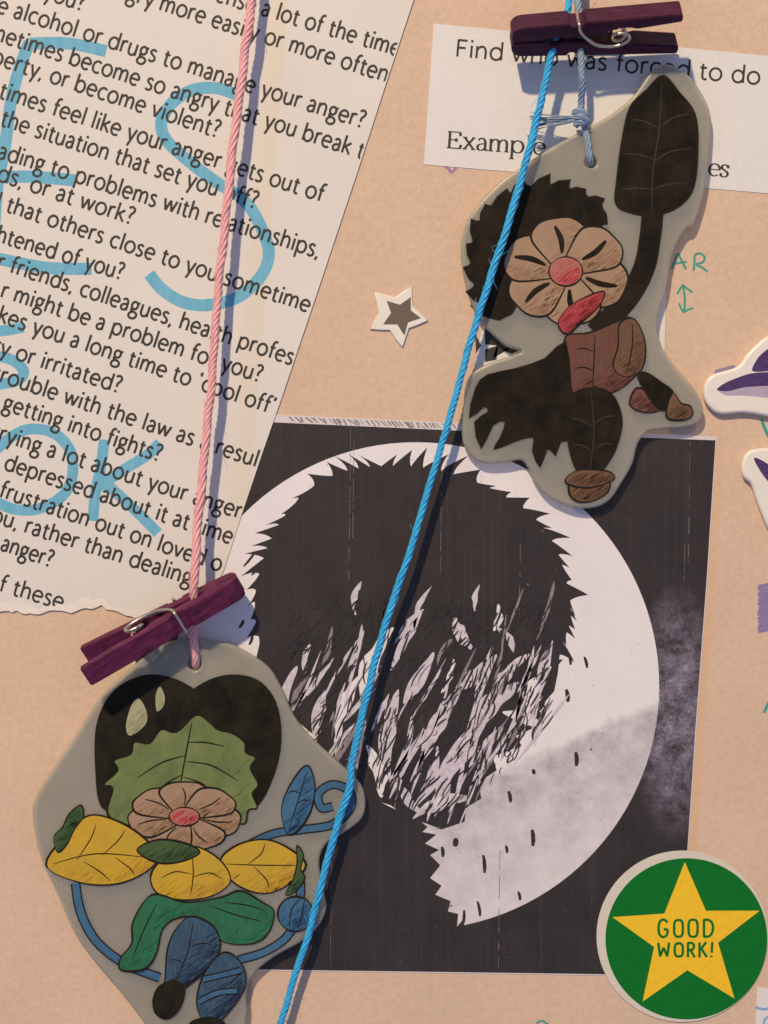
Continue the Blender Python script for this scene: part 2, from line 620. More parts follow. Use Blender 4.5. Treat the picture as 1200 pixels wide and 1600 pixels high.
G = {
    ' ': (0.40, []),
    'a': (0.80, [[(.64, 0), (.64, .62)] + arc(.37, .64, .27, .36, 0, 150, 8)[1:], catmull([(.64, .56), (.38, .53), (.16, .43), (.08, .25), (.16, .06), (.34, 0), (.52, .08), (.64, .24)], 3, False)]),
    'b': (1.02, [[(.12, 0), (.12, 1.52)], arc(.52, .5, .41, .5, 165, -165, 16)]),
    'c': (0.82, [arc(.5, .5, .42, .5, 48, 312, 14)]),
    'd': (1.04, [[(.92, 0), (.92, 1.52)], arc(.51, .5, .42, .5, 15, 345, 16)]),
    'e': (0.94, [[(.08, .52), (.88, .52)], arc(.48, .5, .41, .5, 3, 312, 16)]),
    'f': (0.54, [catmull([(.24, 0), (.24, .6), (.24, 1.15), (.30, 1.38), (.44, 1.5), (.62, 1.47)], 4, False), [(.03, .95), (.52, .95)]]),
    'g': (0.86, [arc(.40, .66, .29, .33, 0, 360, 16), catmull([(.22, .38), (.15, .24), (.28, .12), (.6, .07), (.79, -.08), (.76, -.32), (.58, -.47), (.36, -.5), (.14, -.43), (.05, -.26), (.12, -.06), (.27, .08)], 3, False), [(.60, .90), (.84, .98)]]),
    'h': (0.94, [[(.12, 0), (.12, 1.52)], catmull([(.12, .6), (.22, .84), (.48, .99), (.70, .9), (.79, .64), (.79, .3), (.79, 0)], 3, False)]),
    'i': (0.30, [[(.15, 0), (.15, 1)], 'dot.15,1.36']),
    'k': (0.82, [[(.12, 0), (.12, 1.52)], [(.74, 1), (.14, .48)], [(.30, .6), (.80, 0)]]),
    'l': (0.30, [[(.15, 0), (.15, 1.52)]]),
    'm': (1.46, [[(.12, 0), (.12, 1)], catmull([(.12, .6), (.22, .84), (.43, .99), (.62, .9), (.70, .64), (.70, .3), (.70, 0)], 3, False), catmull([(.70, .6), (.80, .84), (1.02, .99), (1.22, .9), (1.30, .64), (1.30, .3), (1.30, 0)], 3, False)]),
    'n': (0.94, [[(.12, 0), (.12, 1)], catmull([(.12, .6), (.22, .84), (.48, .99), (.70, .9), (.79, .64), (.79, .3), (.79, 0)], 3, False)]),
    'o': (1.02, [arc(.51, .5, .44, .5, 0, 360, 20)]),
    'p': (1.02, [[(.12, -.52), (.12, 1)], arc(.52, .5, .41, .5, 165, -165, 16)]),
    'r': (0.58, [[(.12, 0), (.12, 1)], catmull([(.12, .58), (.20, .84), (.38, .98), (.58, .95)], 3, False)]),
    's': (0.68, [catmull([(.57, .86), (.42, .98), (.24, .97), (.11, .85), (.13, .68), (.30, .55), (.48, .44), (.58, .29), (.54, .10), (.37, 0), (.20, 0), (.06, .10)], 3, False)]),
    't': (0.58, [catmull([(.24, 1.26), (.24, .8), (.24, .26), (.30, .06), (.44, 0), (.58, .05)], 3, False), [(.03, .95), (.54, .95)]]),
    'u': (0.94, [catmull([(.12, 1), (.12, .6), (.12, .32), (.22, .08), (.44, 0), (.68, .12), (.79, .38)], 3, False), [(.79, 1), (.79, 0)]]),
    'v': (0.82, [[(.03, 1), (.41, .03), (.79, 1)]]),
    'w': (1.26, [[(.03, 1), (.34, .03), (.63, .95), (.92, .03), (1.23, 1)]]),
    'x': (0.84, [[(.05, 1), (.8, 0)], [(.8, 1), (.05, 0)]]),
    'y': (0.82, [[(.03, 1), (.42, .03)], [(.79, 1), (.28, -.52)]]),
    '?': (0.66, [catmull([(.06, 1.28), (.18, 1.42), (.36, 1.46), (.54, 1.36), (.58, 1.16), (.46, .94), (.33, .76), (.32, .46)], 3, False), 'dot.32,.08']),
    ',': (0.34, [[(.17, .10), (.07, -.24)]]),
    '`': (0.30, [[(.20, 1.16), (.10, 1.34), (.20, 1.5)]]),
    "'": (0.30, [[(.10, 1.5), (.20, 1.36), (.08, 1.16)]]),
    'F': (0.86, [[(.12, 0), (.12, 1.42)], [(.12, 1.36), (.80, 1.36)], [(.12, .74), (.70, .74)]]),
    'E': (1.0, [[(.18, 0), (.18, 1.4)], [(.02, 1.38), (.92, 1.38), (.94, 1.08)], [(.18, .72), (.68, .72)], [(.02, .03), (.92, .03), (1.0, .36)]]),
}


def adv(s): return sum(G[c][0] for c in s)


def write(rb, text, p0, p1, xh, w, left='', nib=None, gl=None, tr=0.15):
    """set text with baseline from p0 to p1 (pixels); left is set before it at the same pitch"""
    gl = gl or G
    d = Vector((p1[0] - p0[0], p1[1] - p0[1]))
    a = sum(gl[c][0] + tr for c in text) - tr
    sx = d.length / a
    e = d.normalized()
    n = Vector((e.y, -e.x))
    x = -sum(gl[c][0] + tr for c in left)
    for ch in left + text:
        for st in gl[ch][1]:
            if isinstance(st, str):
                q = [float(k) for k in st[3:].split(',')]
                c = Vector(p0) + e * ((x + q[0]) * sx) + n * (q[1] * xh)
                rb.dot(c.x, c.y, w * 0.62)
            else:
                pts = [Vector(p0) + e * ((x + q[0]) * sx) + n * (q[1] * xh) for q in st]
                cl = (pts[0] - pts[-1]).length < 0.01
                rb.stroke(pts, w, closed=cl, nib=nib)
        x += gl[ch][0] + tr


M['shard'] = flat_mat('lavender_grey_print', (0.60, 0.55, 0.62), 0.55, 0.22, 900)
M['shard_dim'] = flat_mat('dim_grey_print', (0.25, 0.215, 0.235), 0.55, 0.3, 1500)

# ------------------------------------------------------------------ the setting: peach paper
bm = bmesh.new()
for (x0, y0, x1, y1) in ((-0.22, -0.26, 0.22, 0.26),):
    bmesh.ops.create_grid(bm, x_segments=44, y_segments=52, size=1)
    for v in bm.verts:
        v.co.x *= 0.24
        v.co.y *= 0.28
ret = bmesh.ops.extrude_face_region(bm, geom=bm.faces[:])
for g in ret['geom']:
    if isinstance(g, bmesh.types.BMVert): g.co.z -= 0.0015
bmesh.ops.recalc_face_normals(bm, faces=bm.faces)
me = bpy.data.meshes.new('backing_paper')
bm.to_mesh(me); bm.free()
board = finish('backing_paper', me, M['peach'], None, Vector((0, 0, 0)))
tag(board, 'flecked peach coloured sugar paper under everything', kind='structure')

# pen and pencil marks on the peach paper
rb = Ribbons(0.012 * MM)
rb.stroke(catmull([(1049, 421), (1054, 408), (1059, 396), (1065, 407), (1072, 421)], 3, False), 3.4)
rb.stroke([(1050, 413), (1060, 411), (1073, 409)], 3.0)
o = rb.build('pen_letter', M['teal_ink'], board)
rb = Ribbons(0.012 * MM)
rb.stroke(catmull([(1084, 423), (1085, 411), (1086, 399), (1094, 396), (1101, 402), (1098, 410), (1088, 413), (1097, 418), (1106, 425)], 4, False), 3.4)
rb.build('pen_letter', M['teal_ink'], board)
rb = Ribbons(0.012 * MM)
rb.stroke(catmull([(1067, 446), (1070, 466), (1069, 487)], 4, False), 3.4)
rb.stroke([(1058, 460), (1063, 451), (1067, 445), (1074, 451), (1082, 457)], 3.2)
rb.stroke([(1061, 474), (1064, 482), (1068, 488), (1075, 484), (1083, 481)], 3.2)
rb.build('pen_arrow', M['teal_ink'], board)


def scribble(loop, m, name, n=16, w=2.4, z=0.012 * MM, ang=0.12):
    rb = Ribbons(z, 0.003 * MM)
    us = [p[0] for p in loop]; vs = [p[1] for p in loop]
    u0, u1, v0, v1 = min(us), max(us), min(vs), max(vs)
    for i in range(n):
        v = v0 + (v1 - v0) * (i + 0.5) / n
        rb.stroke([(u0 + random.uniform(-1, 3), v + 4), ((u0 + u1) / 2, v + random.uniform(-1, 1)), (u1 + random.uniform(-3, 1), v - 4)], w * random.uniform(0.7, 1.2))
    return rb.build(name, m, board)


M['pencil_violet'] = flat_mat('violet_pencil', (0.26, 0.20, 0.40), 0.7, 0.4, 3500)
scribble([(1184, 910), (1232, 985)], M['pencil_violet'], 'pencil_patch', 36, 2.6)
scribble([(1117, 574), (1150, 586)], M['pencil_violet'], 'pencil_patch', 6, 3)
rb = Ribbons(0.012 * MM)
rb.stroke([(691, 257), (701, 264), (706, 271)], 5, taper=True); rb.stroke([(706, 270), (713, 262)], 5, taper=True)
rb.build('pen_tick', M['violet_ink'], board)
rb = Ribbons(0.012 * MM)
rb.stroke(catmull([(1194, 1114), (1198, 1104), (1204, 1096), (1212, 1104)], 4, False), 4.5)
rb.build('pen_mark', M['teal_ink'], board)
rb = Ribbons(0.012 * MM)
rb.stroke(catmull([(1190, 655), (1196, 672), (1206, 690)], 4, False), 5)
rb.build('pen_mark', M['teal_ink'], board)
rb = Ribbons(0.012 * MM)
rb.stroke(catmull([(838, 1599), (846, 1595), (855, 1600), (862, 1606)], 4, False), 3)
rb.build('pen_mark', M['teal_ink'], board)

# ------------------------------------------------------------------ black print with moon
PAP = 0.10 * MM
pr = thing('moon_print', 650, 1090, 0.0, 'black square print with a large pale moon disc and a spiky dark mass', 'picture')
prO = ORG[pr.name]
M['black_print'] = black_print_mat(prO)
M['moon'] = moon_mat(prO)
M['print_edge'] = paper_mat('print_paper', (0.70, 0.66, 0.67), 0.03, 0.2)
edge = [(212, 638), (430, 648), (720, 661), (1010, 677), (1120, 682), (1106, 900), (1088, 1140), (1062, 1526), (820, 1522), (520, 1518), (202, 1514), (207, 1100)]
finish('paper', slab([edge], 0.004 * MM, PAP), M['print_edge'], pr)
blk = [(215, 650), (430, 660), (720, 673), (1010, 684), (1118, 688), (1104.5, 900), (1086.5, 1140), (1061, 1524), (820, 1520.5), (520, 1516.5), (206, 1512), (211, 1100)]
zp = PAP + 0.004 * MM
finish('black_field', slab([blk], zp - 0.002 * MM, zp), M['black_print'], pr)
# hatched strip of the next picture along the top edge
rb = Ribbons(zp + 0.004 * MM)
u = 452
while u < 712:
    v = 649 + (u - 430) * 0.0445
    rb.stroke([(u, v + 1), (u + random.uniform(4, 12), v + random.uniform(7, 11))], random.uniform(1, 3.2), taper=True)
    u += random.uniform(2, 9)
rb.build('hatching', M['shard_dim'], pr)
z = zp + 0.006 * MM
finish('moon', slab([ell(650, 1072, 380, 381, 0, 120)], z - 0.002 * MM, z), M['moon'], pr)

# spiky dark mass in front of the moon (plain jagged thicket)
rs = random.Random(21)
dome = catmull([(412, 1030), (398, 950), (410, 880), (436, 820), (478, 768), (535, 738), (605, 728), (680, 734), (755, 758), (825, 800), (866, 852), (886, 912), (892, 962), (880, 1004), (868, 1050)], 8, False)
out = []
i, sgn = 0, 0
while i < len(dome) - 4:
    step = rs.choice((2, 2, 3, 3, 4))
    a, b = Vector(dome[i]), Vector(dome[min(i + step, len(dome) - 1)])
    t = (b - a).normalized()
    n = Vector((t.y, -t.x))
    L = rs.uniform(14, 34) if rs.random() < 0.7 else rs.uniform(6, 12)
    lean = (1 if i > len(dome) * 0.40 else -1) * rs.uniform(10, 26)
    tip = (a + b) / 2 + n * L + t * lean
    for k in range(5):          # one bowed thorn: two curved flanks
        f = k / 5
        q0, q1, q2 = a, (a + tip) / 2 - t * lean * 0.35 - n * 3, tip
        out.append(tuple(q0 * (1 - f) ** 2 + q1 * 2 * f * (1 - f) + q2 * f * f))
    out.append(tuple(tip))
    for k in range(1, 5):
        f = k / 5
        q0, q1, q2 = tip, (b + tip) / 2 - t * lean * 0.30 - n * 5, b
        out.append(tuple(q0 * (1 - f) ** 2 + q1 * 2 * f * (1 - f) + q2 * f * f))
    i += step
tail = [(872, 1050), (866, 1080), (842, 1108), (850, 1130), (806, 1150), (815, 1165), (770, 1182), (776, 1204), (748, 1222), (752, 1248), (728, 1262), (726, 1284), (690, 1296), (664, 1286), (640, 1280), (610, 1258), (575, 1248), (545, 1216), (505, 1188), (492, 1150), (456, 1120), (432, 1085), (404, 1062), (412, 1048), (400, 1030)]
z2 = z + 0.004 * MM
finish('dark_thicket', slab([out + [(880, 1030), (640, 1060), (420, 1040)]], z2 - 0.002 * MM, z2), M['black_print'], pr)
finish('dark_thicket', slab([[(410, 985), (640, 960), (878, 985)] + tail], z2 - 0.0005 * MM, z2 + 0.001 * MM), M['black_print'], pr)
rag = [(500, 1170), (560, 1236), (612, 1262), (648, 1276), (668, 1292), (660, 1300), (682, 1304), (664, 1318), (686, 1328), (672, 1336), (688, 1352), (672, 1372), (690, 1384), (680, 1398), (704, 1408), (700, 1424), (716, 1428), (714, 1448), (724, 1436), (722, 1458), (640, 1475), (480, 1480), (380, 1420), (290, 1300), (330, 1120), (420, 1080)]
z3 = z2 + 0.003 * MM
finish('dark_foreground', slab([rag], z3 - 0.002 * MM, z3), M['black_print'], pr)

# broken light between the stems: ragged shards, slanting



def shard(u, v, L, W, ang, k, m, rr):
    c, s = math.cos(R(ang)), math.sin(R(ang))
    up, dn = [], []
    n = 6
    bow = rr.uniform(-0.5, 0.5) * min(W * 1.6, L * 0.25)
    for i in range(n + 1):
        t = i / n
        prof = math.sin(math.pi * (0.04 + 0.92 * t)) ** 0.8
        y = bow * math.sin(math.pi * t)
        up.append((-L / 2 + L * t, y + W / 2 * prof * rr.uniform(0.6, 1.15)))
        dn.append((-L / 2 + L * t + rr.uniform(-3, 3), y - W / 2 * prof * rr.uniform(0.5, 1.15)))
    lp = catmull(up + dn[::-1], 4)
    lp = [(u + x * c - y * s, v + x * s + y * c) for x, y in lp]
    zz = z3 + (0.004 + 0.0025 * k) * MM
    return finish('light_streak', slab([lp], zz - 0.0018 * MM, zz), m, pr)


big = [(590, 1040, 110, 34, 112), (455, 1075, 60, 20, 105), (480, 1030, 40, 16, 100), (500, 1120, 70, 26, 100), (545, 1110, 100, 26, 108),
       (635, 1000, 90, 18, 118), (655, 1060, 80, 30, 120), (615, 1150, 120, 34, 95), (585, 1205, 70, 34, 75), (690, 1130, 110, 34, 118),
       (745, 1050, 70, 34, 140), (725, 990, 50, 26, 60), (775, 965, 34, 16, 100), (790, 1000, 40, 16, 55), (745, 935, 34, 12, 100),
       (800, 1060, 80, 26, 125), (835, 1090, 90, 34, 118), (770, 1110, 100, 38, 132), (720, 1190, 120, 44, 122), (665, 1215, 90, 26, 112),
       (690, 1262, 80, 26, 160), (760, 1165, 70, 22, 130), (640, 1240, 60, 22, 60), (850, 1040, 50, 14, 110), (820, 1125, 60, 26, 20),
       (555, 1010, 60, 12, 108), (560, 935, 46, 12, 100), (530, 1165, 50, 16, 95), (700, 1055, 50, 12, 110), (660, 950, 60, 10, 112)]
for k, (u, v, L, W, a) in enumerate(big):
    shard(u, v, L * 1.15, W * 0.85, a, k % 12, M['shard'] if k % 4 else M['moon'], rs)
def in_fall(u, v):
    return 455 < u < 858 and 925 < v < 1270 and v < 1130 + (u - 440) * 0.62 and (u - 600) < (1388 - v) and not (u < 480 and v > 1120)


k = 0
while k < 58:
    u, v = rs.uniform(450, 860), rs.uniform(930, 1275)
    if not in_fall(u, v) or rs.random() > (v - 880) / 300: continue
    shard(u, v, rs.uniform(45, 140), rs.uniform(4, 11), rs.gauss(114, 8), 12 + k % 6, M['shard'] if k % 3 else M['shard_dim'], rs)
    k += 1
# dark hatching strokes back over the shards
rb = Ribbons(z3 + 0.062 * MM, 0.0007 * MM, 89)
k = 0
while k < 620:
    u, v = rs.uniform(450, 860), rs.uniform(940, 1280)
    if not in_fall(u, v): continue
    k += 1
    L, a = rs.uniform(10, 44), R(rs.gauss(116, 9) + 10 * math.sin(u * 0.03))
    c, s = math.cos(a) * L / 2, math.sin(a) * L / 2
    bw = rs.uniform(-4, 4)
    rb.stroke(catmull([(u - c, v - s), (u - c * .4 + bw, v - s * .4), (u + c * .4 + bw, v + s * .4), (u + c, v + s)], 3, False), rs.uniform(0.9, 3.4), taper=True)
tag(rb.build('brush_hatching', M['black_print'], pr), None, kind='stuff')
# loose flecks over the moon
for (u, v, L, a, w) in ((886, 1087, 20, 82, 7), (900, 1186, 22, 88, 7), (833, 1206, 8, 80, 6), (796, 1245, 18, 80, 6), (832, 1309, 26, 88, 7), (791, 1327, 12, 80, 5), (756, 1350, 28, 86, 6),
                        (711, 1316, 13, 95, 9), (691, 1331, 16, 85, 6), (811, 1400, 14, 78, 5), (748, 1420, 24, 80, 5), (724, 1434, 24, 95, 5), (890, 1030, 18, 80, 5), (915, 1035, 18, 76, 5),
                        (390, 873, 30, 128, 4), (400, 890, 22, 128, 4), (377, 975, 14, 120, 5), (392, 1000, 16, 110, 5), (430, 905, 18, 125, 4)):
    rb = Ribbons(z3 + 0.01 * MM)
    c, s = math.cos(R(a)) * L / 2, math.sin(R(a)) * L / 2
    rb.stroke([(u - c, v - s), (u - c * .4 + 1, v - s * .4), (u + c * .4 + 1, v + s * .4), (u + c, v + s)], w, taper=True)
    rb.build('fleck', M['black_print'], pr)
# pale crater rings
for (u, v, r) in ((930, 1150, 11), (948, 1138, 9), (975, 1128, 13), (905, 1163, 8), (865, 1190, 8), (990, 1118, 7), (835, 1192, 6)):
    rb = Ribbons(z3 + 0.005 * MM)
    rb.stroke(ell(u, v, r, r * 0.8, -20, 18)[2:15], 5.5, taper=True)
    rb.build('crater_ring', M['moon'], pr)
# pale scan lines of the copier
M['scan'] = flat_mat('scan_line_print', (0.17, 0.145, 0.14), 0.5, 0.6, 1200)
for (u, v0, v1) in ((548, 668, 905), (553, 690, 840), (690, 740, 900), (813, 850, 960), (1078, 690, 880), (519, 1255, 1517), (781, 1330, 1520), (1070, 850, 905)):
    rb = Ribbons(z3 + 0.012 * MM)
    v = v0
    while v < v1:
        L = rs.uniform(6, 40)
        x = u - (v - v0) * 0.012
        rb.stroke([(x, v), (x - L * 0.012, min(v + L, v1))], rs.uniform(0.5, 1.2))
        v += L + rs.uniform(2, 16)
    rb.build('scan_line', M['scan'], pr)
# worn white specks
rb = Ribbons(z3 + 0.014 * MM)
for k in range(120):
    u, v = rs.uniform(440, 1080), rs.uniform(690, 1510)
    rb.dot(u, v, rs.uniform(0.4, 0.9) if k > 6 else rs.uniform(1.2, 2.2))
tag(rb.build('worn_specks', M['scan'], pr), None, kind='stuff')

# ------------------------------------------------------------------ torn page
sh0 = PAP + 0.085 * MM
sh = thing('printed_page', 250, 420, sh0, 'white torn page of questions about anger with blue marker letters', 'page')
tear = [(-60, 955)]
rt = random.Random(5)
key = [(-60, 957), (0, 957), (33, 955), (67, 959), (90, 952), (110, 957), (133, 951), (160, 947), (180, 953), (200, 961), (230, 968), (260, 972), (300, 960), (330, 938)]
tear = []
for a, b in zip(key[:-1], key[1:]):
    n = max(2, int((b[0] - a[0]) / 6))
    for i in range(n):
        t = i / n
        tear.append((a[0] + (b[0] - a[0]) * t + rt.uniform(-1, 1), a[1] + (b[1] - a[1]) * t + rt.uniform(-2.2, 2.2)))
right = [(350, 890), (374, 815), (412, 702), (440, 622), (500, 444), (560, 264), (600, 140), (647, -2), (672, -80)]
loop = [(-60, -80)] + tear + right
finish('paper', slab([loop], sh0, sh0 + 0.10 * MM, 0.0), M['sheet'], sh)
# tape band: set ramp from where the band lies in the page's own coordinates
off = ORG[sh.name]
q = Matrix.Rotation(R(4.4), 3, 'Z') @ (P(407, 420) - off)
e = M['_sheet_ramp'].color_ramp.elements
for _ in range(2): e.new(0.5)
M['_sheet_mid'].inputs[1].default_value = q.x
for el_, (p, c) in zip(e, ((0.18, 0), (0.33, 0.75), (0.62, 1), (0.66, 0))):
    el_.position = p
    el_.color = (c, c, c, 1)
# ragged pale lip where the page was torn
lip = []
for (u, v) in tear: lip.append((u, v + rt.uniform(-1.5, 2)))
for (u, v) in reversed(tear): lip.append((u + rt.uniform(-2, 2), v - 8 - 5 * math.sin(u * 0.06) - rt.uniform(0, 5)))
M['lip'] = paper_mat('torn_fibre', (0.86, 0.80, 0.74), 0.04, 0.8, 0.9, False, 1.0)
finish('torn_edge', slab([lip], sh0 + 0.08 * MM, sh0 + 0.135 * MM, 0.0), M['lip'], sh)

zt = sh0 + 0.10 * MM
# blue marker letters (under the black print so that print reads through)
strokes = {
    'E': [[(46, 68), (108, 68), (166, 80)], [(46, 66), (30, 108), (17, 160), (7, 233), (-4, 290), (-12, 400)], [(-30, 276), (0, 277), (50, 276), (118, 282)], [(-30, 398), (30, 411), (80, 419), (143, 420)]],
    'S': [[(374, 150), (340, 138), (303, 140), (273, 157), (256, 180), (252, 200), (264, 224), (300, 256), (340, 286), (373, 306), (396, 332), (414, 370), (420, 398), (410, 428), (383, 457), (355, 471), (317, 477), (283, 471), (253, 452), (233, 428)]],
    'S2': [[(-20, 519), (10, 516), (37, 511)], [(-20, 553), (0, 557), (22, 564), (37, 580), (28, 594), (0, 600), (-20, 600)]],
    'O': [[(-15, 712), (0, 697), (20, 681), (43, 671), (70, 672), (93, 683), (110, 705), (114, 733), (108, 760), (90, 781), (60, 795), (33, 797), (10, 792), (-15, 778)]],
    'K': [[(163, 687), (157, 733), (149, 770), (145, 814)], [(250, 692), (230, 711), (195, 733), (152, 762)], [(166, 756), (207, 793), (247, 833)]],
}
for nm, sts in strokes.items():
    rb = Ribbons(zt + 0.006 * MM, 0.004 * MM)
    for st in sts:
        rb.stroke(catmull(st, 6, False), 19 if nm in 'ES' else 17)
    rb.build('marker_letter', M['marker'], sh)

LINES = [
    ('ense ', 'a lot of the time', (407, 23), (622, 88)),
    ('angry ', 'more easily or more often', (248, 15), (603, 128)),
    ('fect ', 'you?', (67, -3), (128, 17)),
    ('e ', 'alcohol or drugs to manage your anger?', (20, 27), (566, 200)),
    ('some', 'times become so angry that you break t', (24, 73), (565, 248)),
    ('property, ', 'or become violent?', (76, 128), (339, 215)),
    ('metimes ', 'feel like your anger gets out of', (80, 179), (502, 315)),
    ('of the ', 'situation that set you off?', (53, 213), (398, 326)),
    ('leading ', 'to problems with relationships,', (77, 272), (497, 403)),
    ('iends, ', 'or at work?', (45, 298), (205, 351)),
    ('l ', 'that others close to you sometime', (8, 330), (481, 488)),
    ('frightened ', 'of you?', (95, 408), (189, 437)),
    ('r ', 'friends, colleagues, health profes', (14, 425), (455, 570)),
    ('r ', 'might be a problem for you?', (20, 470), (405, 597)),
    ('takes ', "you a long time to `cool off'", (49, 520), (425, 647)),
    ('ngry ', 'or irritated?', (23, 561), (185, 614)),
    ('in tr', 'ouble with the law as a result', (10, 600), (411, 733)),
    ('m ', 'getting into fights?', (3, 639), (248, 721)),
    ('worrying ', 'a lot about your anger', (72, 712), (374, 810)),
    ('g ', 'depressed about it at time', (5, 733), (360, 850)),
    ('f', 'rustration out on loved o', (8, 779), (343, 893)),
    ('ou, ', 'rather than dealing', (37, 831), (296, 914)),
    ('', 'anger?', (0, 859), (78, 886)),
]
for k, (lf, tx, a, b) in enumerate(LINES):
    rb = Ribbons(zt + 0.036 * MM, 0.002 * MM)
    write(rb, tx, a, b, 18.4 if k < 10 else 17.8, 3.6, lf)
    seg = None
    for e0, e1 in zip(right[:-1], right[1:]):
        if e1[1] <= b[1] <= e0[1]: seg = ((e0[0] - 2.5, e0[1]), (e1[0] - 2.5, e1[1]))
    rb.build('text_line', M['ink'], sh, seg)
rb = Ribbons(zt + 0.012 * MM, 0.002 * MM)
write(rb, 'these', (18, 929), (96, 952), 17.8, 3.6, 'f ')
rb.build('text_line', M['ink'], sh)

# ------------------------------------------------------------------ question strip
st = thing('question_strip', 930, 170, 0.0, 'white paper strip of typed words under the dark clothes peg', 'paper strip')
strip = [(678, 37), (1290, 96), (1270, 308), (662, 257)]
finish('paper', slab([strip], 0.004 * MM, PAP, 0.0), M['white_strip'], st)
rb = Ribbons(PAP + 0.012 * MM, 0.002 * MM)
write(rb, 'Find who was forced to do', (712, 88), (1187, 132), 19, 3.5)
rb.build('text_line', M['ink'], st)
# serif line
GS = dict(G)


def ser(x, y, w=.17): return [(x - w, y), (x + w, y)]


GS['E'] = (1.16, [[(.22, 0), (.22, 1.36)], [(.04, 1.35), (.98, 1.35)], [(.98, 1.36), (1.0, 1.05)], [(.22, .70), (.72, .70)], [(.72, .84), (.72, .56)], [(.04, .02), (1.02, .02)], [(1.0, .0), (1.08, .34)]])
GS['x'] = (1.0, [[(.14, .97), (.82, .03)], [(.80, .97), (.16, .03)], ser(.16, .98), ser(.80, .98, .13), ser(.16, .02), ser(.82, .02)])
GS['m'] = (1.56, G['m'][1] + [ser(.14, .02), ser(.70, .02), ser(1.30, .02), [(0, .94), (.12, .98)]])
GS['p'] = (1.04, G['p'][1] + [ser(.12, -.5), [(-.02, .93), (.12, .98)]])
GS['l'] = (.54, [[(.26, 0), (.26, 1.5)], ser(.26, .02), [(.1, 1.44), (.26, 1.5)]])
GS['e'] = (.9, G['e'][1])
GS['a'] = (.9, G['a'][1] + [[(.64, .08), (.74, .0), (.86, .08)]])
GS['s'] = (.76, G['s'][1] + [[(.58, .98), (.58, .72)], [(.06, .28), (.06, .02)]])
rb = Ribbons(PAP + 0.012 * MM, 0.002 * MM)
write(rb, 'Example', (697, 231), (851, 242), 19, 4.2, nib=(0.42, 1.0), gl=GS, tr=0.03)
rb.build('text_line', M['ink'], st)
rb = Ribbons(PAP + 0.012 * MM, 0.002 * MM)
write(rb, 'es', (1106, 274), (1140, 277), 19, 4.0, 'l', nib=(0.42, 1.0), gl=GS, tr=0.03)
rb.build('text_line', M['ink'], st)

# scrap with black shapes half hidden by the dark charm
scp = thing('printed_scrap', 890, 545, PAP + 0.004 * MM, 'white scrap with black shapes peeping out behind the dark charm', 'paper scrap')
finish('paper', slab([[(757, 494), (1041, 452), (1036, 640), (741, 600), (744, 560)]], PAP + 0.004 * MM, PAP + 0.09 * MM), M['white_strip'], scp)
for lp in ([(757, 513), (786, 524), (803, 541), (770, 560), (776, 540), (758, 538)], [(758, 546), (778, 540), (776, 562), (758, 566)], [(786, 548), (800, 536), (815, 545), (800, 553)], [(742, 520), (752, 540), (744, 552)]):
    finish('black_shape', slab([lp], PAP + 0.0915 * MM, PAP + 0.096 * MM), M['ink'], scp)

# small white scrap lower right
sc2 = thing('paper_scrap', 1220, 1590, 0.0, 'white paper corner with pale blue lines below the round green sticker', 'paper scrap')
finish('paper', slab([[(1184, 1543), (1275, 1552), (1270, 1680), (1176, 1670)]], 0.004 * MM, 0.1 * MM), M['white_strip'], sc2)
rb = Ribbons(0.112 * MM)
rb.stroke(catmull([(1181, 1574), (1192, 1577), (1205, 1575), (1225, 1577)], 4, False), 4)
rb.stroke(catmull([(1205, 1586), (1196, 1592), (1193, 1604), (1200, 1616)], 4, False), 3.6)
rb.build('pen_line', M['blue_ink'], sc2)

# ------------------------------------------------------------------ stickers
gw = thing('round_sticker', 1066, 1463, PAP + 0.03 * MM, 'round green sticker reading GOOD WORK! on a yellow star', 'sticker')
zb = PAP + 0.034 * MM
finish('rim', slab([ell(1066, 1463, 134, 134, 0, 96)], zb, zb + 0.10 * MM, 0.03 * MM), M['tan_rim'], gw)
zb += 0.10 * MM
finish('green_disc', slab([ell(1072.5, 1467, 126.5, 126, 0, 96)], zb + 0.002 * MM, zb + 0.006 * MM), M['green'], gw)
star = [(1070, 1347), (1103, 1423), (1187, 1423), (1122, 1473), (1147.5, 1560), (1074, 1516), (1004, 1565), (1022, 1479.5), (957, 1433), (1038, 1427.5)]
finish('star', slab([star], zb + 0.008 * MM, zb + 0.012 * MM), M['yellow'], gw)
z = zb + 0.018 * MM


def zz(x, y): return (900 + x / 4, 1300 + y / 4)


def rr_(x0, x1, y0, y1):
    c, d = (x0 + x1) / 2, (y0 + y1) / 2
    pts = []
    for i in range(24):
        a = 2 * math.pi * i / 24
        ca, sa = math.cos(a), math.sin(a)
        pts.append(zz(c + (x1 - x0) / 2 * math.copysign(abs(ca) ** 0.65, ca), d + (y1 - y0) / 2 * math.copysign(abs(sa) ** 0.65, sa)))
    return pts


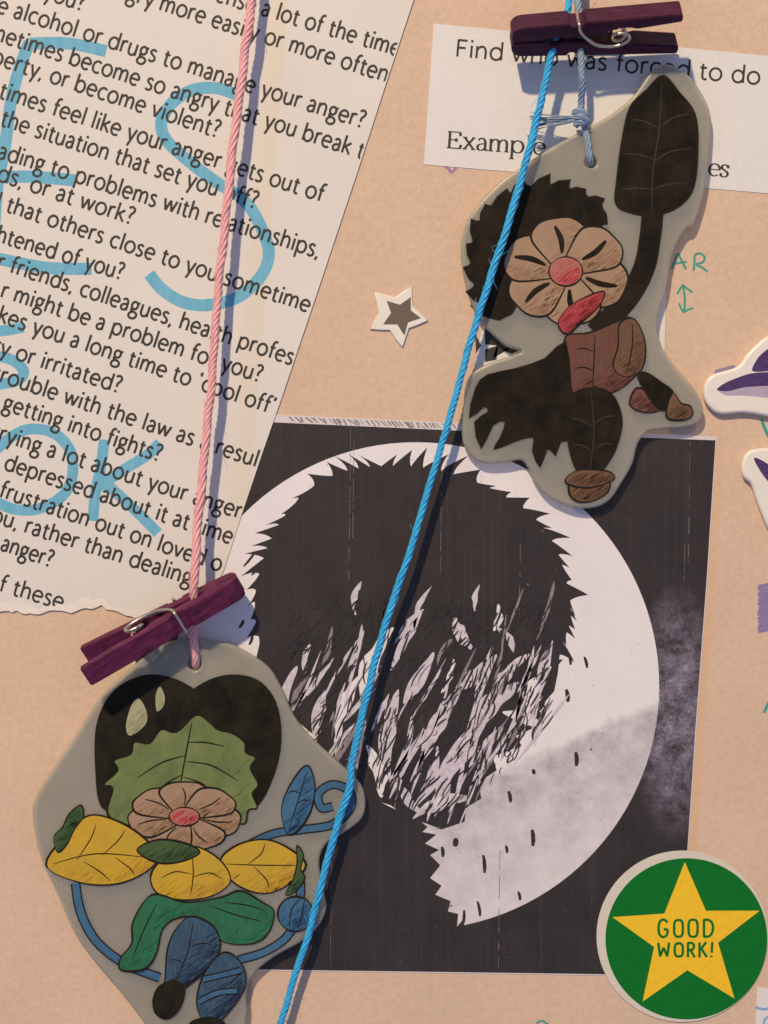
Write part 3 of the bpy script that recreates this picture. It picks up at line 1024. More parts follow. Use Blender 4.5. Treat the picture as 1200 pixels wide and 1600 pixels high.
W_ = 4.0
letters = [
    [(catmull([zz(572, 566), zz(556, 550), zz(535, 550), zz(520, 570), zz(516, 605), zz(522, 640), zz(540, 656), zz(562, 650), zz(572, 630), zz(572, 608)], 3, False), 0), ([zz(573, 608), zz(548, 608)], 0)],
    [(rr_(613, 668, 550, 655), 1)], [(rr_(703, 760, 548, 655), 1)],
    [([zz(800, 548), zz(800, 656)], 0), (catmull([zz(796, 549), zz(830, 550), zz(852, 572), zz(856, 605), zz(848, 635), zz(828, 653), zz(796, 654)], 3, False), 0)],
    [([zz(514, 692), zz(526, 778), zz(548, 722), zz(570, 778), zz(582, 690)], 0)],
    [(rr_(617, 668, 696, 778), 1)],
    [([zz(700, 692), zz(700, 784)], 0), (catmull([zz(697, 695), zz(725, 694), zz(738, 712), zz(728, 734), zz(700, 738)], 3, False), 0), ([zz(716, 738), zz(742, 784)], 0)],
    [([zz(772, 690), zz(772, 784)], 0), ([zz(814, 688), zz(776, 738)], 0), ([zz(784, 730), zz(818, 782)], 0)],
    [([zz(852, 688), zz(848, 755)], 0), ([zz(846, 772), zz(845, 783)], 0)],
]
for lt in letters:
    rb = Ribbons(z, 0.003 * MM)
    for pts, cl in lt: rb.stroke(pts, W_, closed=bool(cl))
    rb.build('letter', M['green'], gw)

sst = thing('star_sticker', 622, 494, 0.0, 'small puffy white star sticker with a dark taupe star inside', 'sticker')
so = [(585, 457), (600, 460), (617, 465), (630, 456), (643, 447), (644, 462), (645, 478), (657, 490), (668.5, 501), (653, 508), (639, 513), (634, 528), (629, 543), (618, 530), (609, 516), (594, 516), (578, 514), (585, 501), (592, 489), (589, 473)]
finish('foam_star', slab([so], 0.004 * MM, 0.42 * MM, 0.16 * MM, 3), M['white_puffy'], sst, smooth=False)
si = [(604, 470), (625, 476), (642, 464), (642, 485), (658, 497), (637.6, 504), (632, 524.5), (620.7, 507), (598.5, 507), (611, 489)]
finish('inner_star', slab([si], 0.421 * MM, 0.428 * MM), M['star_grey'], sst)

pa = thing('puffy_sticker', 1200, 600, 0.0, 'thick white puffy sticker with purple wing at the right edge, the upper one', 'sticker', 'puffy purple stickers at the right edge')
oa = catmull([(1200, 525), (1184, 536), (1166, 554), (1156, 569), (1142, 577), (1112, 586), (1100, 601), (1099, 620), (1107, 636), (1125, 647), (1162, 645), (1200, 651), (1250, 660), (1290, 640), (1300, 580), (1270, 530), (1235, 512)], 4)
finish('foam_base', slab([oa], 0.03 * MM, 1.5 * MM, 0.55 * MM, 4), M['white_puffy'], pa, smooth=True)
finish('lilac_patch', slab([catmull([(1122, 610), (1130, 606), (1165, 601), (1215, 600), (1260, 615), (1215, 622), (1160, 618), (1135, 618)], 4)], 1.501 * MM, 1.506 * MM), M['lilac'], pa)
finish('purple_bar', slab([catmull([(1120, 609), (1132, 599), (1150, 591), (1176, 583), (1215, 582), (1250, 590), (1215, 601), (1165, 605), (1138, 611)], 4)], 1.508 * MM, 1.514 * MM), M['purple'], pa)
finish('purple_wing', slab([catmull([(1176, 580), (1180, 566), (1190, 553), (1206, 543), (1240, 540), (1255, 560), (1225, 577), (1200, 580)], 4)], 1.508 * MM, 1.514 * MM), M['purple'], pa)
pb = thing('puffy_sticker', 1210, 760, 0.0, 'thick white puffy sticker with slim purple stripe at the right edge, the lower one', 'sticker', 'puffy purple stickers at the right edge')
ob = catmull([(1200, 700), (1174, 703), (1162, 713), (1157.5, 729), (1161, 745), (1173, 757), (1183, 786), (1200, 826), (1225, 860), (1265, 850), (1280, 790), (1262, 735), (1230, 706)], 4)
finish('foam_base', slab([ob], 0.03 * MM, 1.5 * MM, 0.55 * MM, 4), M['white_puffy'], pb, smooth=True)
finish('purple_stripe', slab([catmull([(1178, 716), (1188, 718), (1205, 728), (1235, 745), (1245, 780), (1225, 775), (1200, 752), (1186, 733)], 4)], 1.501 * MM, 1.507 * MM), M['purple'], pb)

# ------------------------------------------------------------------ hand-coloured charms (plain leaf and petal pictures)
M['outline'] = flat_mat('ink_outline', (0.018, 0.015, 0.011), 0.5, 0.4, 4000, 0.1)
PC = {
    'black': pencil_mat('black_pencil', (0.010, 0.0095, 0.007), (0.024, 0.021, 0.013), amt=0.06, spec=0.06),
    'olive': pencil_mat('olive_green_pencil', (0.175, 0.225, 0.075), (0.115, 0.165, 0.055)),
    'tan': pencil_mat('tan_pencil', (0.38, 0.255, 0.165), (0.33, 0.22, 0.14)),
    'yellow': pencil_mat('yellow_pencil', (0.58, 0.37, 0.022), (0.50, 0.33, 0.030)),
    'green': pencil_mat('emerald_pencil', (0.018, 0.165, 0.075), (0.020, 0.12, 0.055)),
    'navy': pencil_mat('navy_pencil', (0.024, 0.062, 0.115), (0.030, 0.085, 0.15), rot=20, amt=0.8),
    'blue': pencil_mat('blue_pencil', (0.045, 0.150, 0.27), (0.035, 0.11, 0.22)),
    'dkgreen': pencil_mat('dark_green_pencil', (0.055, 0.115, 0.035), (0.045, 0.09, 0.03)),
    'cream': pencil_mat('cream_pencil', (0.40, 0.40, 0.26), (0.34, 0.35, 0.22)),
    'maroon': pencil_mat('maroon_pencil', (0.155, 0.050, 0.040), (0.125, 0.055, 0.035)),
    'brown': pencil_mat('brown_pencil', (0.165, 0.088, 0.045), (0.125, 0.066, 0.034)),
    'char': pencil_mat('charcoal_pencil', (0.011, 0.009, 0.007), (0.026, 0.019, 0.012), amt=0.06, spec=0.06),
    'rose': pencil_mat('rose_pencil', (0.43, 0.11, 0.11), (0.40, 0.17, 0.13)),
    'red': pencil_mat('red_pencil', (0.46, 0.055, 0.06), (0.36, 0.05, 0.06)),
    'plum': pencil_mat('plum_pencil', (0.24, 0.10, 0.24)),
}


SHADE = {}
for k_, c_ in (('olive', (0.085, 0.12, 0.035)), ('tan', (0.27, 0.155, 0.085)), ('yellow', (0.42, 0.24, 0.02)), ('green', (0.010, 0.085, 0.040)), ('navy', (0.012, 0.028, 0.06)), ('blue', (0.020, 0.07, 0.15)),
               ('dkgreen', (0.025, 0.06, 0.016)), ('cream', (0.30, 0.30, 0.17)), ('maroon', (0.075, 0.022, 0.016)), ('brown', (0.085, 0.042, 0.02)), ('rose', (0.42, 0.05, 0.06)), ('red', (0.25, 0.02, 0.03)), ('plum', (0.12, 0.04, 0.12))):
    SHADE[k_] = flat_mat(k_ + '_pencil_shade', c_, 0.5, 0.3, 3500)


def inside(p, lp):
    r = False
    j = len(lp) - 1
    for i in range(len(lp)):
        if (lp[i][1] > p[1]) != (lp[j][1] > p[1]) and p[0] < (lp[j][0] - lp[i][0]) * (p[1] - lp[i][1]) / (lp[j][1] - lp[i][1]) + lp[i][0]:
            r = not r
        j = i
    return r


class Charm:
    def __init__(self, name, c, label, outline, hole, z0, th, group=None):
        self.t = thing(name, c[0], c[1], z0, label, 'charm', group)
        self.z = z0 + th
        self.k = 0
        o = finish('plastic_plate', slab([catmull(outline, 6), ell(hole[0], hole[1], hole[2], hole[2], 0, 28)], z0, z0 + th, 0.55 * MM, 5), M['plastic'], self.t, smooth=True)
        md = o.modifiers.new('edges', 'EDGE_SPLIT')
        md.split_angle = R(40)

    def patch(self, nm, loop, col, line=2.6, sm=5):
        lp = catmull(loop, sm) if sm else loop
        z = self.z + (0.003 + 0.0075 * self.k) * MM
        self.k += 1
        o = finish(nm, slab([lp], z, z + 0.003 * MM), PC[col], self.t)
        if col not in ('black', 'char'):
            us = [p[0] for p in lp]; vs = [p[1] for p in lp]
            rb = Ribbons(z + 0.0042 * MM, 0.00012 * MM)
            rq = random.Random(len(lp) + int(us[0]))
            area = (max(us) - min(us)) * (max(vs) - min(vs))
            for _ in range(int(min(1500, 60 + area / 5))):
                u, v = rq.uniform(min(us), max(us)), rq.uniform(min(vs), max(vs))
                dpt = rq.uniform(3, 34) * rq.random()
                if not inside((u, v), lp) or inside((u + dpt * 0.8, v + dpt), lp): continue
                L = rq.uniform(5, 15)
                e0, e1 = (u - L * 0.62, v + L * 0.45), (u + L * 0.62, v - L * 0.45)
                if inside(e0, lp) and inside(e1, lp): rb.stroke([e0, (u, v), e1], rq.uniform(0.8, 1.9), taper=True)
            if rb.f: rb.build('pencil_shading', SHADE[col], o)
        if line:
            rb = Ribbons(z + 0.0055 * MM, 0.0)
            rb.stroke(lp, line, closed=True, jit=0.42)
            rb.build('ink_outline', M['outline'], o)
        return o

    def lines(self, nm, sts, w, m=None, taper=True):
        z = self.z + (0.003 + 0.0075 * self.k) * MM
        self.k += 1
        rb = Ribbons(z, 0.0006 * MM)
        for s_ in sts: rb.stroke(catmull(s_, 5, False), w, taper=taper)
        return rb.build(nm, m or M['outline'], self.t)

    def vine(self, pts, w, col):
        z = self.z + (0.003 + 0.0075 * self.k) * MM
        self.k += 2
        pp = catmull(pts, 7, False)
        rb = Ribbons(z, 0.0); rb.stroke(pp, w + 4.5)
        o = rb.build('vine_outline', M['outline'], self.t)
        rb = Ribbons(z + 0.005 * MM, 0.0); rb.stroke(pp, w)
        rb.build('vine', PC[col], self.t)


def spiky(base, amp, every=1, rr=None, lean=6):
    out_ = []
    n = len(base)
    for i in range(n):
        a, b = Vector(base[i]), Vector(base[(i + 1) % n])
        t = (b - a).normalized()
        nrm = Vector((t.y, -t.x))
        out_.append(tuple(a))
        if i % every == 0:
            out_.append(tuple((a + b) / 2 + nrm * amp * rr.uniform(0.5, 1.25) + t * rr.uniform(-lean, lean)))
    return out_


def blossom(ch, cu, cv, ru, rv, n, rot, col, nm, stripe=False):
    """plain round flower: a ring of blunt petals with a dark line each and a rosy middle"""
    for i in range(n):
        a = R(rot + 360 * i / n)
        d = Vector((math.cos(a), math.sin(a)))
        q = Vector((-d.y, d.x))
        sh_ = [(0.05, -.10), (.35, -.30), (.72, -.44), (.96, -.26), (1.0, .02), (.95, .28), (.70, .45), (.35, .30), (0.05, .10)]
        ch.patch('tan_petal', [(cu + (d.x * x + q.x * y) * ru, cv + (d.y * x + q.y * y) * rv) for x, y in sh_], col, 2.4, 4)
    vs_ = []
    for i in range(n):
        a = R(rot + 360 * i / n)
        vs_.append([(cu + math.cos(a + b_) * ru * f, cv + math.sin(a + b_) * rv * f) for f, b_ in ((.34, 0), (.6, .05), (.86, -.03))])
    ch.lines('petal_line', vs_, 9 if stripe else 2.4, PC['char'] if stripe else None)
    ch.patch(nm, ell(cu, cv, ru * .27, rv * .27, 0, 12), 'rose', 2.2)


c1 = Charm('plant_charm', (300, 1310), 'big frosted plastic charm coloured in yellow, green and blue, hung on the pink thread',
           [(296, 997), (353, 1004), (384, 1017), (420, 1042), (439, 1072), (460, 1118), (486, 1151), (533, 1194), (562, 1222), (571, 1251), (564, 1279), (533, 1303), (510, 1317), (499, 1345), (505, 1388), (510, 1417), (498, 1445), (472, 1469), (429, 1493), (396, 1521), (386, 1550), (386, 1580), (378, 1612), (345, 1632), (296, 1634), (255, 1622), (228, 1598), (187, 1545), (125, 1469), (92, 1398), (66, 1341), (54, 1289), (55, 1249), (82, 1203), (120, 1146), (158, 1087), (190, 1056), (228, 1024), (260, 1004)],
           (305, 1036, 10.5), 0.32 * MM, 2.1 * MM)
c1.vine([(118, 1380), (126, 1425), (150, 1470), (195, 1506), (250, 1528)], 11, 'blue')
c1.vine([(392, 1318), (430, 1302), (475, 1296), (520, 1288), (548, 1262), (545, 1236), (520, 1226), (498, 1240), (502, 1262), (520, 1260)], 10, 'blue')
c1.patch('blue_leaf', [(448, 1302), (440, 1262), (456, 1222), (480, 1196), (492, 1226), (486, 1266), (466, 1298)], 'blue')
c1.lines('leaf_vein', [[(480, 1204), (466, 1250), (452, 1294)], [(470, 1240), (458, 1236), (450, 1240)], [(466, 1254), (476, 1250), (484, 1252)]], 2.0)
c1.vine([(372, 1500), (412, 1488), (446, 1466), (462, 1436), (470, 1390), (464, 1350)], 10, 'blue')
rr1 = random.Random(3)
c1.patch('dark_petal', [(160, 1262), (150, 1200), (152, 1130), (178, 1080), (228, 1056), (282, 1066), (318, 1098), (300, 1150), (262, 1200), (205, 1262)], 'black')
c1.patch('dark_petal', [(262, 1130), (300, 1080), (350, 1056), (400, 1062), (430, 1098), (438, 1160), (424, 1220), (396, 1262), (350, 1250), (300, 1190)], 'black')
c1.patch('pale_bud', [(196, 1134), (204, 1104), (216, 1090), (228, 1106), (230, 1128), (214, 1146), (200, 1150)], 'cream', 2)
c1.patch('pale_bud', [(244, 1112), (242, 1086), (250, 1072), (258, 1088), (256, 1104)], 'cream', 2)
leaf = [(168, 1272), (176, 1232), (162, 1226), (184, 1204), (178, 1188), (204, 1178), (210, 1160), (234, 1162), (252, 1140), (276, 1144), (306, 1118), (326, 1128), (340, 1140), (364, 1146), (382, 1160), (384, 1176), (400, 1184), (392, 1200), (404, 1226), (394, 1240), (402, 1262), (388, 1266), (380, 1288), (340, 1270), (300, 1262), (250, 1272), (205, 1290)]
c1.patch('green_leaf', leaf, 'olive', 2.6, 4)
c1.lines('leaf_vein', [[(300, 1128), (290, 1180), (280, 1236)], [(292, 1180), (252, 1192), (214, 1216)], [(290, 1190), (330, 1196), (372, 1220)], [(286, 1210), (258, 1226), (230, 1256)], [(286, 1214), (318, 1226), (346, 1256)], [(294, 1160), (320, 1160), (350, 1166)]], 2.6)
blossom(c1, 288, 1276, 88, 54, 7, 12, 'tan', 'rosy_patch')
c1.patch('yellow_petal', [(72, 1352), (104, 1304), (140, 1274), (186, 1284), (226, 1310), (246, 1340), (222, 1366), (176, 1382), (122, 1378)], 'yellow')
c1.lines('petal_line', [[(82, 1350), (150, 1334), (232, 1340)], [(120, 1344), (142, 1310), (150, 1288)], [(160, 1336), (184, 1314), (196, 1296)], [(130, 1346), (156, 1362), (172, 1376)], [(180, 1340), (202, 1356), (210, 1366)]], 2.0)
c1.patch('yellow_petal', [(346, 1340), (376, 1318), (416, 1312), (452, 1326), (478, 1352), (450, 1382), (414, 1396), (376, 1386), (352, 1364)], 'yellow')
c1.lines('petal_line', [[(352, 1350), (410, 1352), (468, 1352)], [(388, 1350), (408, 1334), (414, 1318)], [(396, 1354), (416, 1374), (420, 1388)]], 2.0)
c1.patch('yellow_petal', [(236, 1366), (258, 1340), (300, 1322), (342, 1342), (360, 1376), (330, 1400), (280, 1406), (244, 1394)], 'yellow')
c1.lines('petal_line', [[(300, 1330), (302, 1366), (298, 1398)], [(300, 1366), (274, 1362), (252, 1372)], [(302, 1370), (328, 1364), (348, 1374)]], 2.0)
c1.patch('small_leaf', [(214, 1328), (248, 1312), (290, 1318), (312, 1332), (284, 1346), (246, 1348)], 'dkgreen')
c1.patch('small_leaf', [(126, 1258), (130, 1276), (116, 1296), (104, 1320), (90, 1332), (84, 1308), (98, 1292), (108, 1272)], 'dkgreen', 2.2)
c1.patch('small_leaf', [(464, 1322), (474, 1336), (470, 1358), (476, 1372), (462, 1392), (446, 1398), (458, 1374), (464, 1350)], 'dkgreen', 2.2)
c1.patch('emerald_leaf', [(238, 1398), (290, 1410), (345, 1402), (376, 1392), (410, 1410), (428, 1424), (420, 1456), (396, 1474), (350, 1472), (330, 1446), (290, 1432), (256, 1448), (244, 1490), (226, 1514), (190, 1516), (188, 1498), (206, 1474), (208, 1440)], 'green')
c1.lines('leaf_vein', [[(246, 1410), (226, 1450), (206, 1500)], [(330, 1416), (370, 1430), (410, 1440)], [(350, 1410), (384, 1414), (412, 1422)]], 2.2)
c1.patch('navy_petal', [(300, 1432), (334, 1448), (344, 1480), (326, 1512), (288, 1544), (256, 1566), (258, 1526), (262, 1482), (276, 1450)], 'navy')
c1.lines('petal_line', [[(302, 1440), (292, 1492), (264, 1554)], [(296, 1480), (314, 1474), (330, 1476)], [(288, 1506), (276, 1500), (268, 1500)]], 2.0)
c1.patch('navy_petal', [(350, 1488), (376, 1504), (384, 1536), (366, 1570), (332, 1604), (312, 1586), (308, 1556), (322, 1516)], 'navy')
c1.vine([(318, 1530), (345, 1524), (376, 1516)], 7, 'blue')
c1.vine([(310, 1566), (338, 1552), (370, 1548)], 7, 'blue')
c1.patch('dark_seed', [(250, 1540), (274, 1532), (288, 1546), (280, 1576), (262, 1592), (244, 1584), (240, 1562)], 'black')
c1.patch('dark_seed', [(300, 1596), (330, 1590), (352, 1602), (346, 1622), (312, 1622), (296, 1612)], 'black')
c1.patch('blue_berry', ell(462, 1428, 28, 27, 0, 14), 'blue')
c1.lines('berry_line', [[(470, 1404), (456, 1420), (452, 1448)], [(476, 1406), (472, 1428), (466, 1452)]], 2.2)

c2 = Charm('autumn_charm', (910, 470), 'frosted plastic charm coloured in black and brown, tied on the faded blue thread',
           [(1037, 102), (1062, 110), (1086, 133), (1108, 176), (1109, 222), (1101, 293), (1084, 350), (1070, 360), (1054, 387), (1046, 416), (1040, 453), (1026, 503), (1033, 541), (1054, 574), (1083, 607), (1097, 637), (1093, 657), (1072, 668), (1030, 671), (1009, 676), (995, 695), (987, 725), (970, 755), (953, 780), (932, 792), (902, 794), (873, 785), (851, 772), (834, 751), (824, 730), (813, 719), (788, 723), (754, 723), (732, 708), (722, 683), (724, 640), (727, 604), (739, 582), (766, 567), (796, 557), (814, 549), (792, 542), (777, 530), (754, 508), (742, 487), (727, 445), (720, 395), (725, 357), (742, 326), (779, 287), (821, 257), (867, 228), (925, 197), (962, 174), (989, 151), (1014, 116)],
           (922, 255, 9), 0.34 * MM, 2.1 * MM)
rr2 = random.Random(11)
c2.lines('stem_outline', [[(1020, 330), (1016, 370), (1006, 420), (978, 470), (930, 520)]], 34, M['outline'], False)
c2.lines('stem', [[(1020, 330), (1016, 370), (1006, 420), (978, 470), (930, 520)]], 28, PC['char'], False)
c2.patch('dark_leaf', [(1036, 118), (1060, 142), (1086, 178), (1090, 230), (1084, 292), (1062, 322), (1024, 336), (984, 332), (962, 318), (964, 280), (972, 220), (984, 168), (1010, 140)], 'char')
M['vein_grey'] = flat_mat('grey_pencil_line', (0.045, 0.038, 0.028), 0.5, 0.4, 3000, 0.1)
c2.lines('leaf_vein', [[(1034, 130), (1030, 200), (1020, 270), (1018, 330)], [(1030, 200), (1052, 184), (1076, 178)], [(1028, 200), (1008, 190), (988, 186)], [(1024, 250), (1050, 236), (1082, 232)], [(1024, 250), (1000, 242), (974, 240)], [(1018, 296), (1044, 288), (1076, 286)], [(1018, 296), (996, 294), (970, 296)]], 2.4, M['vein_grey'])
burr = catmull([(770, 498), (748, 460), (736, 410), (744, 360), (770, 320), (815, 296), (860, 290), (905, 302), (942, 326), (930, 370), (880, 400), (830, 440), (800, 490)], 3)
sp = []
i = 0
while i < len(burr):
    a, b = Vector(burr[i]), Vector(burr[(i + 2) % len(burr)])
    t = (b - a).normalized(); n = Vector((t.y, -t.x))
    sp.append(tuple(a))
    if i < 27:
        tip = (a + b) / 2 + n * rr2.uniform(8, 18) + t * rr2.uniform(6, 16)
        sp.append(tuple((a + tip) / 2 - t * 3 + n * 2)); sp.append(tuple(tip)); sp.append(tuple((b + tip) / 2 - n * 2.5 - t * 1.5))
    i += 2
c2.patch('spiky_husk', sp, 'char', 2.2, 0)
blossom(c2, 884, 424, 98, 84, 6, 20, 'tan', 'rosy_patch', stripe=True)
c2.patch('red_petal', [(872, 506), (888, 480), (920, 462), (944, 456), (936, 478), (908, 504), (886, 522)], 'red', 2.4)
c2.patch('maroon_leaf', [(884, 526), (920, 520), (960, 504), (986, 496), (1004, 522), (1008, 556), (992, 588), (960, 612), (918, 616), (890, 610), (886, 566)], 'maroon')
c2.patch('brown_leaf', [(968, 506), (990, 498), (1006, 526), (1008, 560), (998, 582), (974, 588), (958, 572), (966, 540)], 'brown', 2.4)
c2.lines('leaf_vein', [[(930, 524), (928, 566), (926, 612)], [(928, 550), (912, 544), (900, 546)], [(928, 580), (912, 574), (898, 576)], [(988, 506), (988, 540), (980, 580)]], 2.2)
c2.patch('ragged_leaf', [(884, 534), (852, 560), (806, 576), (762, 586), (744, 606), (734, 652), (756, 634), (764, 644), (742, 660), (752, 700), (770, 664), (790, 658), (782, 684), (772, 702), (802, 690), (834, 682), (832, 704), (844, 730), (856, 700), (868, 712), (876, 690), (896, 684), (898, 640), (892, 600)], 'char', 2.2, 2)
c2.patch('dark_leaf', [(894, 616), (930, 606), (958, 618), (972, 656), (962, 700), (944, 730), (920, 756), (900, 732), (888, 690), (886, 650)], 'char')
c2.lines('leaf_vein', [[(924, 616), (928, 680), (920, 744)], [(927, 664), (944, 652), (962, 650)], [(927, 668), (908, 656), (892, 654)], [(926, 704), (942, 694), (956, 694)], [(926, 706), (910, 696), (896, 696)]], 2.2, M['vein_grey'])
c2.patch('brown_acorn', [(892, 752), (922, 758), (950, 750), (950, 768), (928, 782), (904, 784), (890, 772)], 'brown', 2.4)
c2.patch('acorn_cap', [(884, 748), (900, 736), (928, 734), (954, 738), (958, 750), (924, 762), (890, 758)], 'brown', 2.4)
c2.patch('maroon_leaf', [(984, 632), (996, 606), (1024, 622), (1032, 640), (1006, 644)], 'maroon', 2.4)
c2.patch('dark_leaf', [(996, 586), (1010, 582), (1034, 598), (1052, 614), (1042, 640), (1026, 636), (1010, 614)], 'char', 2.4)
c2.patch('brown_acorn', [(1042, 640), (1052, 614), (1064, 630), (1078, 634), (1082, 648), (1068, 656), (1044, 654)], 'brown', 2.4)

# ------------------------------------------------------------------ clothes pegs


def peg(name, jaw, head, elev, hor_sign, label, L=280, open_deg=2.5, w=33, t=27, hmid=0.0, lift=0.0, wood=None):
    """jaw, head: pixel ends of the peg; elev: how far the top leg's outer face is turned up; side of lean by hor_sign"""
    a, b = P(*jaw, hmid), P(*head, hmid)
    a.z = b.z = 0
    d = (b - a); Lm = d.length; d.normalize()
    perp = Vector((-d.y, d.x, 0)) * hor_sign
    n = (perp * math.cos(R(elev)) + Vector((0, 0, 1)) * math.sin(R(elev))).normalized()
    s = d.cross(n)
    if s.z < 0: s = -s
    root = bpy.data.objects.new(name, None)
    root.empty_display_size = 0.005
    COL.objects.link(root)
    tag(root, label, 'clothes peg')
    px = Lm / L
    handed = d.cross(n).dot(s) > 0
    if not handed:
        s = -s
    flip = 1 if handed else -1      # +z local side that faces the viewer
    rot = Matrix((d, n, s)).transposed().to_4x4()

    def leg(sign):
        prof = [(0, 3), (0, t * 0.62), (7, t * 0.92), (16, t), (0.335 * L, t), (0.345 * L, t - 6), (0.425 * L, t - 6), (0.435 * L, t), (L - 3, t * 0.98), (L, t * 0.9), (L, t * 0.52), (L - 3, t * 0.46), (0.74 * L, 6.5), (0.70 * L, 9.5), (0.64 * L, 11), (0.58 * L, 8), (0.54 * L, 1), (0.40 * L, 0.5), (0.30 * L, 0.5), (0.27 * L, 4.5), (0.23 * L, 4.5), (0.20 * L, 0.5), (3, 0.5)]
        al = R(open_deg)
        pts = []
        for x, y in prof:
            x0 = x - 0.39 * L
            xx = 0.39 * L + x0 * math.cos(al) - y * math.sin(al)
            yy = x0 * math.sin(al) + y * math.cos(al) + (1.2 if True else 0) + 0.39 * L * 0.0
            pts.append((xx, sign * (yy + 2.2)))
        bm = bmesh.new()
        lo = [bm.verts.new((x * px, y * px, -w / 2 * px)) for x, y in pts]
        hi = [bm.verts.new((x * px, y * px, w / 2 * px)) for x, y in pts]
        N = len(pts)
        bm.faces.new(lo); bm.faces.new(hi)
        for i in range(N): bm.faces.new((lo[i], lo[(i + 1) % N], hi[(i + 1) % N], hi[i]))
        bmesh.ops.recalc_face_normals(bm, faces=bm.faces)
        es = [e for e in bm.edges if len(e.link_faces) == 2 and e.calc_face_angle(0) > R(25)]
        bmesh.ops.bevel(bm, geom=es, offset=1.5 * px, segments=2, affect='EDGES', clamp_overlap=True)
        me = bpy.data.meshes.new('leg'); bm.to_mesh(me); bm.free()
        me.materials.append(wood or M['wood'])
        o = bpy.data.objects.new('leg', me)
        COL.objects.link(o)
        o.parent = root
        return o
    la, lb = leg(1), leg(-1)
    f = flip
    W2 = w / 2 * f
    y0 = t + 1.5
    top = [(0.385 * L, y0 - 1, -W2 - 3 * f), (0.385 * L, y0 + 1, -W2 * 0.5), (0.385 * L, y0 + 1, W2 * 0.7), (0.387 * L, y0 + 0.5, W2 + 2.5 * f), (0.395 * L, y0 - 9, W2 + 5 * f), (0.43 * L, 8, W2 + 6 * f), (0.50 * L, -7, W2 + 6 * f), (0.60 * L, -11, W2 + 6 * f), (0.665 * L, -6, W2 + 6 * f), (0.69 * L, 3, W2 + 6 * f), (0.665 * L, 11, W2 + 5 * f), (0.62 * L, 11, W2 + 4 * f)]
    cx = 0.635 * L
    k = 0
    for i in range(40):
        aa = R(100 + 360 * 2.5 * i / 39)
        top.append((cx + 11 * math.cos(aa), 10.5 * math.sin(aa), W2 + 2 * f - (w + 4) * f * i / 39))
    bot = [(0.60 * L, -11, -W2 - 5 * f), (0.50 * L, -16, -W2 - 6 * f), (0.42 * L, -22, -W2 - 6 * f), (0.39 * L, -y0 + 4, -W2 - 5 * f), (0.386 * L, -y0 - 0.5, -W2 - 2 * f), (0.385 * L, -y0 - 1, -W2 * .5), (0.385 * L, -y0 - 1, W2 * .7), (0.385 * L, -y0 + 1, W2 + 3 * f)]
    pts = catmull(top + bot, 5, False)
    tube([([Vector(p) * px for p in pts], 2.6 * px)], 'spring', M['metal'], root, 8, True, True)
    root.matrix_world = Matrix.Translation(a) @ rot
    zmin = 1e9
    for o in (la, lb):
        for v in o.data.vertices:
            zmin = min(zmin, (root.matrix_world @ v.co).z)
    root.matrix_world = Matrix.Translation(a + Vector((0, 0, lift - zmin))) @ rot
    ORG[root.name] = Vector(root.location)
    return root, -zmin, root.matrix_world.copy(), px


p1, z1, m1, px1 = peg('clothes_peg', (376, 911), (134, 1040), 67, 1, 'bright plum wooden mini peg with shiny wire spring above the yellow and green charm', L=276, open_deg=5, hmid=4 * MM)
p2, z2_, m2, px2 = peg('clothes_peg', (799, 56), (1062, 42), 55, 1, 'dark plum wooden mini peg over the typed paper strip', L=264, open_deg=2.5, w=36, hmid=7 * MM, lift=2.3 * MM, wood=M['wood_dark'])
for rt_, add in ((p1, sh0 + 0.10 * MM + 0.02 * MM), (p2, PAP + 0.02 * MM)):
    rt_.location.z += add
m1.translation.z += sh0 + 0.12 * MM
m2.translation.z += PAP + 0.02 * MM

# ------------------------------------------------------------------ threads


def rope(paths, name, m, R_, ns=3, pitch=42, rs_=0.56, fuzz=0, seed=1, parent=None):
    rr = random.Random(seed)
    T = []
    for pts in paths:
        pp = catmull([tuple(P(u, v, h * MM)) for (u, v, h) in pts], 8, False)
        pp = resample([Vector(p) for p in pp], 4.0 * S)
        n = len(pp)
        amp = min(1.0, n / 120)
        for i in range(n):
            w_ = (math.sin(i * 0.043 + seed) + 0.6 * math.sin(i * 0.117 + 2 * seed) + 0.35 * math.sin(i * 0.31 + seed)) * 0.75 * S * amp
            pp[i] = pp[i] + Vector((w_, 0.2 * w_, 0))
        for k in range(ns):
            ph0 = 2 * math.pi * k / ns
            sp_, x = [], None
            ph = ph0
            for i, p in enumerate(pp):
                t = (pp[min(i + 1, n - 1)] - pp[max(i - 1, 0)]).normalized()
                if x is None: x = t.cross(Vector((0, 0, 1))).normalized()
                x = (x - t * x.dot(t)).normalized()
                y = t.cross(x)
                ph += 2 * math.pi * 4.0 / pitch * (1 + 0.25 * math.sin(i * 0.05 + seed) + 0.1 * math.sin(i * 0.31))
                r = R_ * S * (1 - rs_) * (1 + 0.10 * math.sin(i * 0.17 + k) + 0.16 * math.sin(i * 0.029 + seed + 0.7 * k))
                sp_.append(p + (x * math.cos(ph) + y * math.sin(ph)) * r)
            T.append((sp_, R_ * S * rs_))
        for q in range(fuzz if n > 30 else 0):
            i = rr.randrange(2, n - 8)
            a = pp[i] + Vector((rr.uniform(-1, 1), rr.uniform(-1, 1), rr.uniform(0, 1))) * R_ * S * 0.8
            L = rr.uniform(8, 26) * S
            t = (pp[i + 1] - pp[i]).normalized()
            dirv = (t * rr.choice((-1, 1)) + Vector((rr.uniform(-1, 1), rr.uniform(-1, 1), rr.uniform(-0.1, 0.6))) * 0.55).normalized()
            c = a + dirv * L * 0.5
            e_ = a + dirv * L + Vector((rr.uniform(-1, 1), rr.uniform(-1, 1), 0)) * L * 0.25
            T.append(([a, c, e_], 0.30 * S))
    return tube(T, name, m, parent, 7)


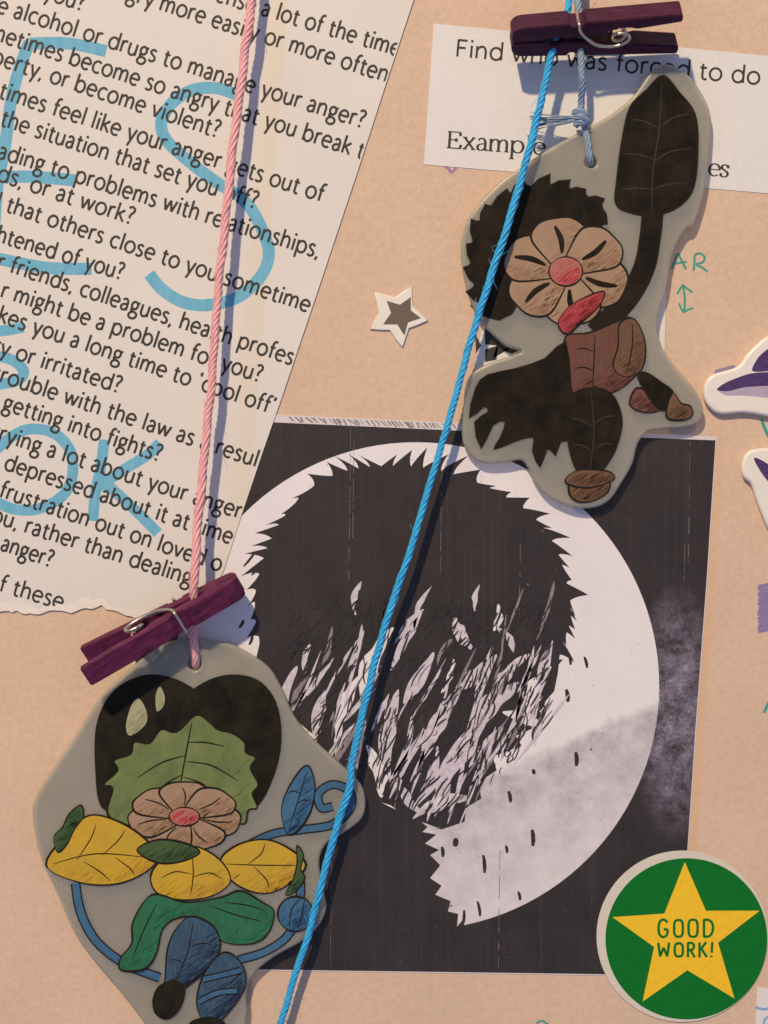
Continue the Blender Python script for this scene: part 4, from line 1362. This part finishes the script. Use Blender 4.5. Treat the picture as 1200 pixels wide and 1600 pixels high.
def pegpoint(mw, px, x, y, zc): return mw @ (Vector((x, y, zc)) * px)


hz1 = pegpoint(m1, px1, 0.25 * 276, 0, 0).z / MM
hz2 = pegpoint(m2, px2, 0.25 * 264, 0, 0).z / MM
print('peg mid heights', hz1, hz2)
pk = rope([[(430, -330, 0.9), (412, -200, 2.2), (396, -20, 4.4), (372, 160, 4.7), (347, 400, 4.6), (326, 640, 4.6), (310, 800, 4.8), (307, 860, hz1 + 0.2), (304, 925, hz1), (303, 975, 3.4), (304, 1008, 2.95), (305, 1030, 2.3), (306, 1041, 0.9)]], 'pink_thread', M['pink'], 7.0, 6, 74, 0.40, 90, 3)
tag(pk, 'pale pink twisted thread running down the torn page to the peg', 'thread')
bl = rope([[(930, -330, 0.8), (905, -140, 6.0), (893, -40, hz2 - 0.8), (889, 0, hz2), (886, 20, hz2 + 0.3), (877, 45, hz2), (866, 70, hz2 - 0.6), (842, 170, 5.4), (800, 330, 4.8), (752, 480, 4.7), (700, 660, 4.4), (640, 860, 4.2), (590, 1020, 4.1), (553, 1180, 4.0), (545, 1232, 3.9), (520, 1310, 3.7), (487, 1440, 3.4), (462, 1520, 3.1), (440, 1600, 2.7), (405, 1730, 1.4), (380, 1830, 0.75)]], 'blue_thread', M['blue'], 5.9, 5, 60, 0.42, 110, 8)
tag(bl, 'bright blue twisted thread crossing the whole picture diagonally', 'thread')
gy = rope([[(912, -120, 3.0), (903, -40, hz2 - 1.0), (902, 0, hz2), (904, 22, hz2 + 0.3), (905, 50, hz2), (907, 75, hz2 - 0.8), (909, 120, 6.0), (908, 160, 3.8), (906, 178, 3.6)],
           [(911, 176, 3.5), (914, 200, 3.1), (919, 226, 2.95), (921, 242, 2.9), (923, 253, 2.4), (923, 258, 1.0)],
           [(897, 178, 3.3), (904, 172, 4.2), (913, 177, 4.3), (917, 186, 3.3)],
           [(898, 186, 3.3), (906, 181, 4.4), (915, 187, 4.2), (918, 194, 3.2)],
           [(900, 196, 3.2), (907, 190, 4.2), (914, 196, 3.8)]],
          'faded_thread', M['grey_blue'], 5.4, 5, 46, 0.42, 24, 5)
tag(gy, 'faded grey blue knotted thread tying the dark charm to its peg', 'thread')
# frayed ends of the knot
fr = random.Random(9)
T = []
for base in ([(904, 184), (870, 186), (845, 185), (828, 183)], [(903, 188), (875, 194), (850, 198), (832, 205)]):
    for k in range(9):
        sp_ = fr.uniform(-1, 1)
        pts = []
        for i, (u, v) in enumerate(base):
            g = i / 3
            pts.append(tuple(P(u + fr.uniform(-2, 2), v + sp_ * (2.2 + 7.5 * g) + fr.uniform(-1.4, 1.4), (3.7 - 0.5 * g + fr.uniform(-0.25, 0.25)) * MM)))
        pp = [Vector(q_) for q_ in catmull(pts, 5, False)]
        T.append((pp, [1.05 * S * (1 - 0.5 * i / len(pp)) for i in range(len(pp))]))
fo = tube(T, 'frayed_end', M['grey_blue'], gy, 5)
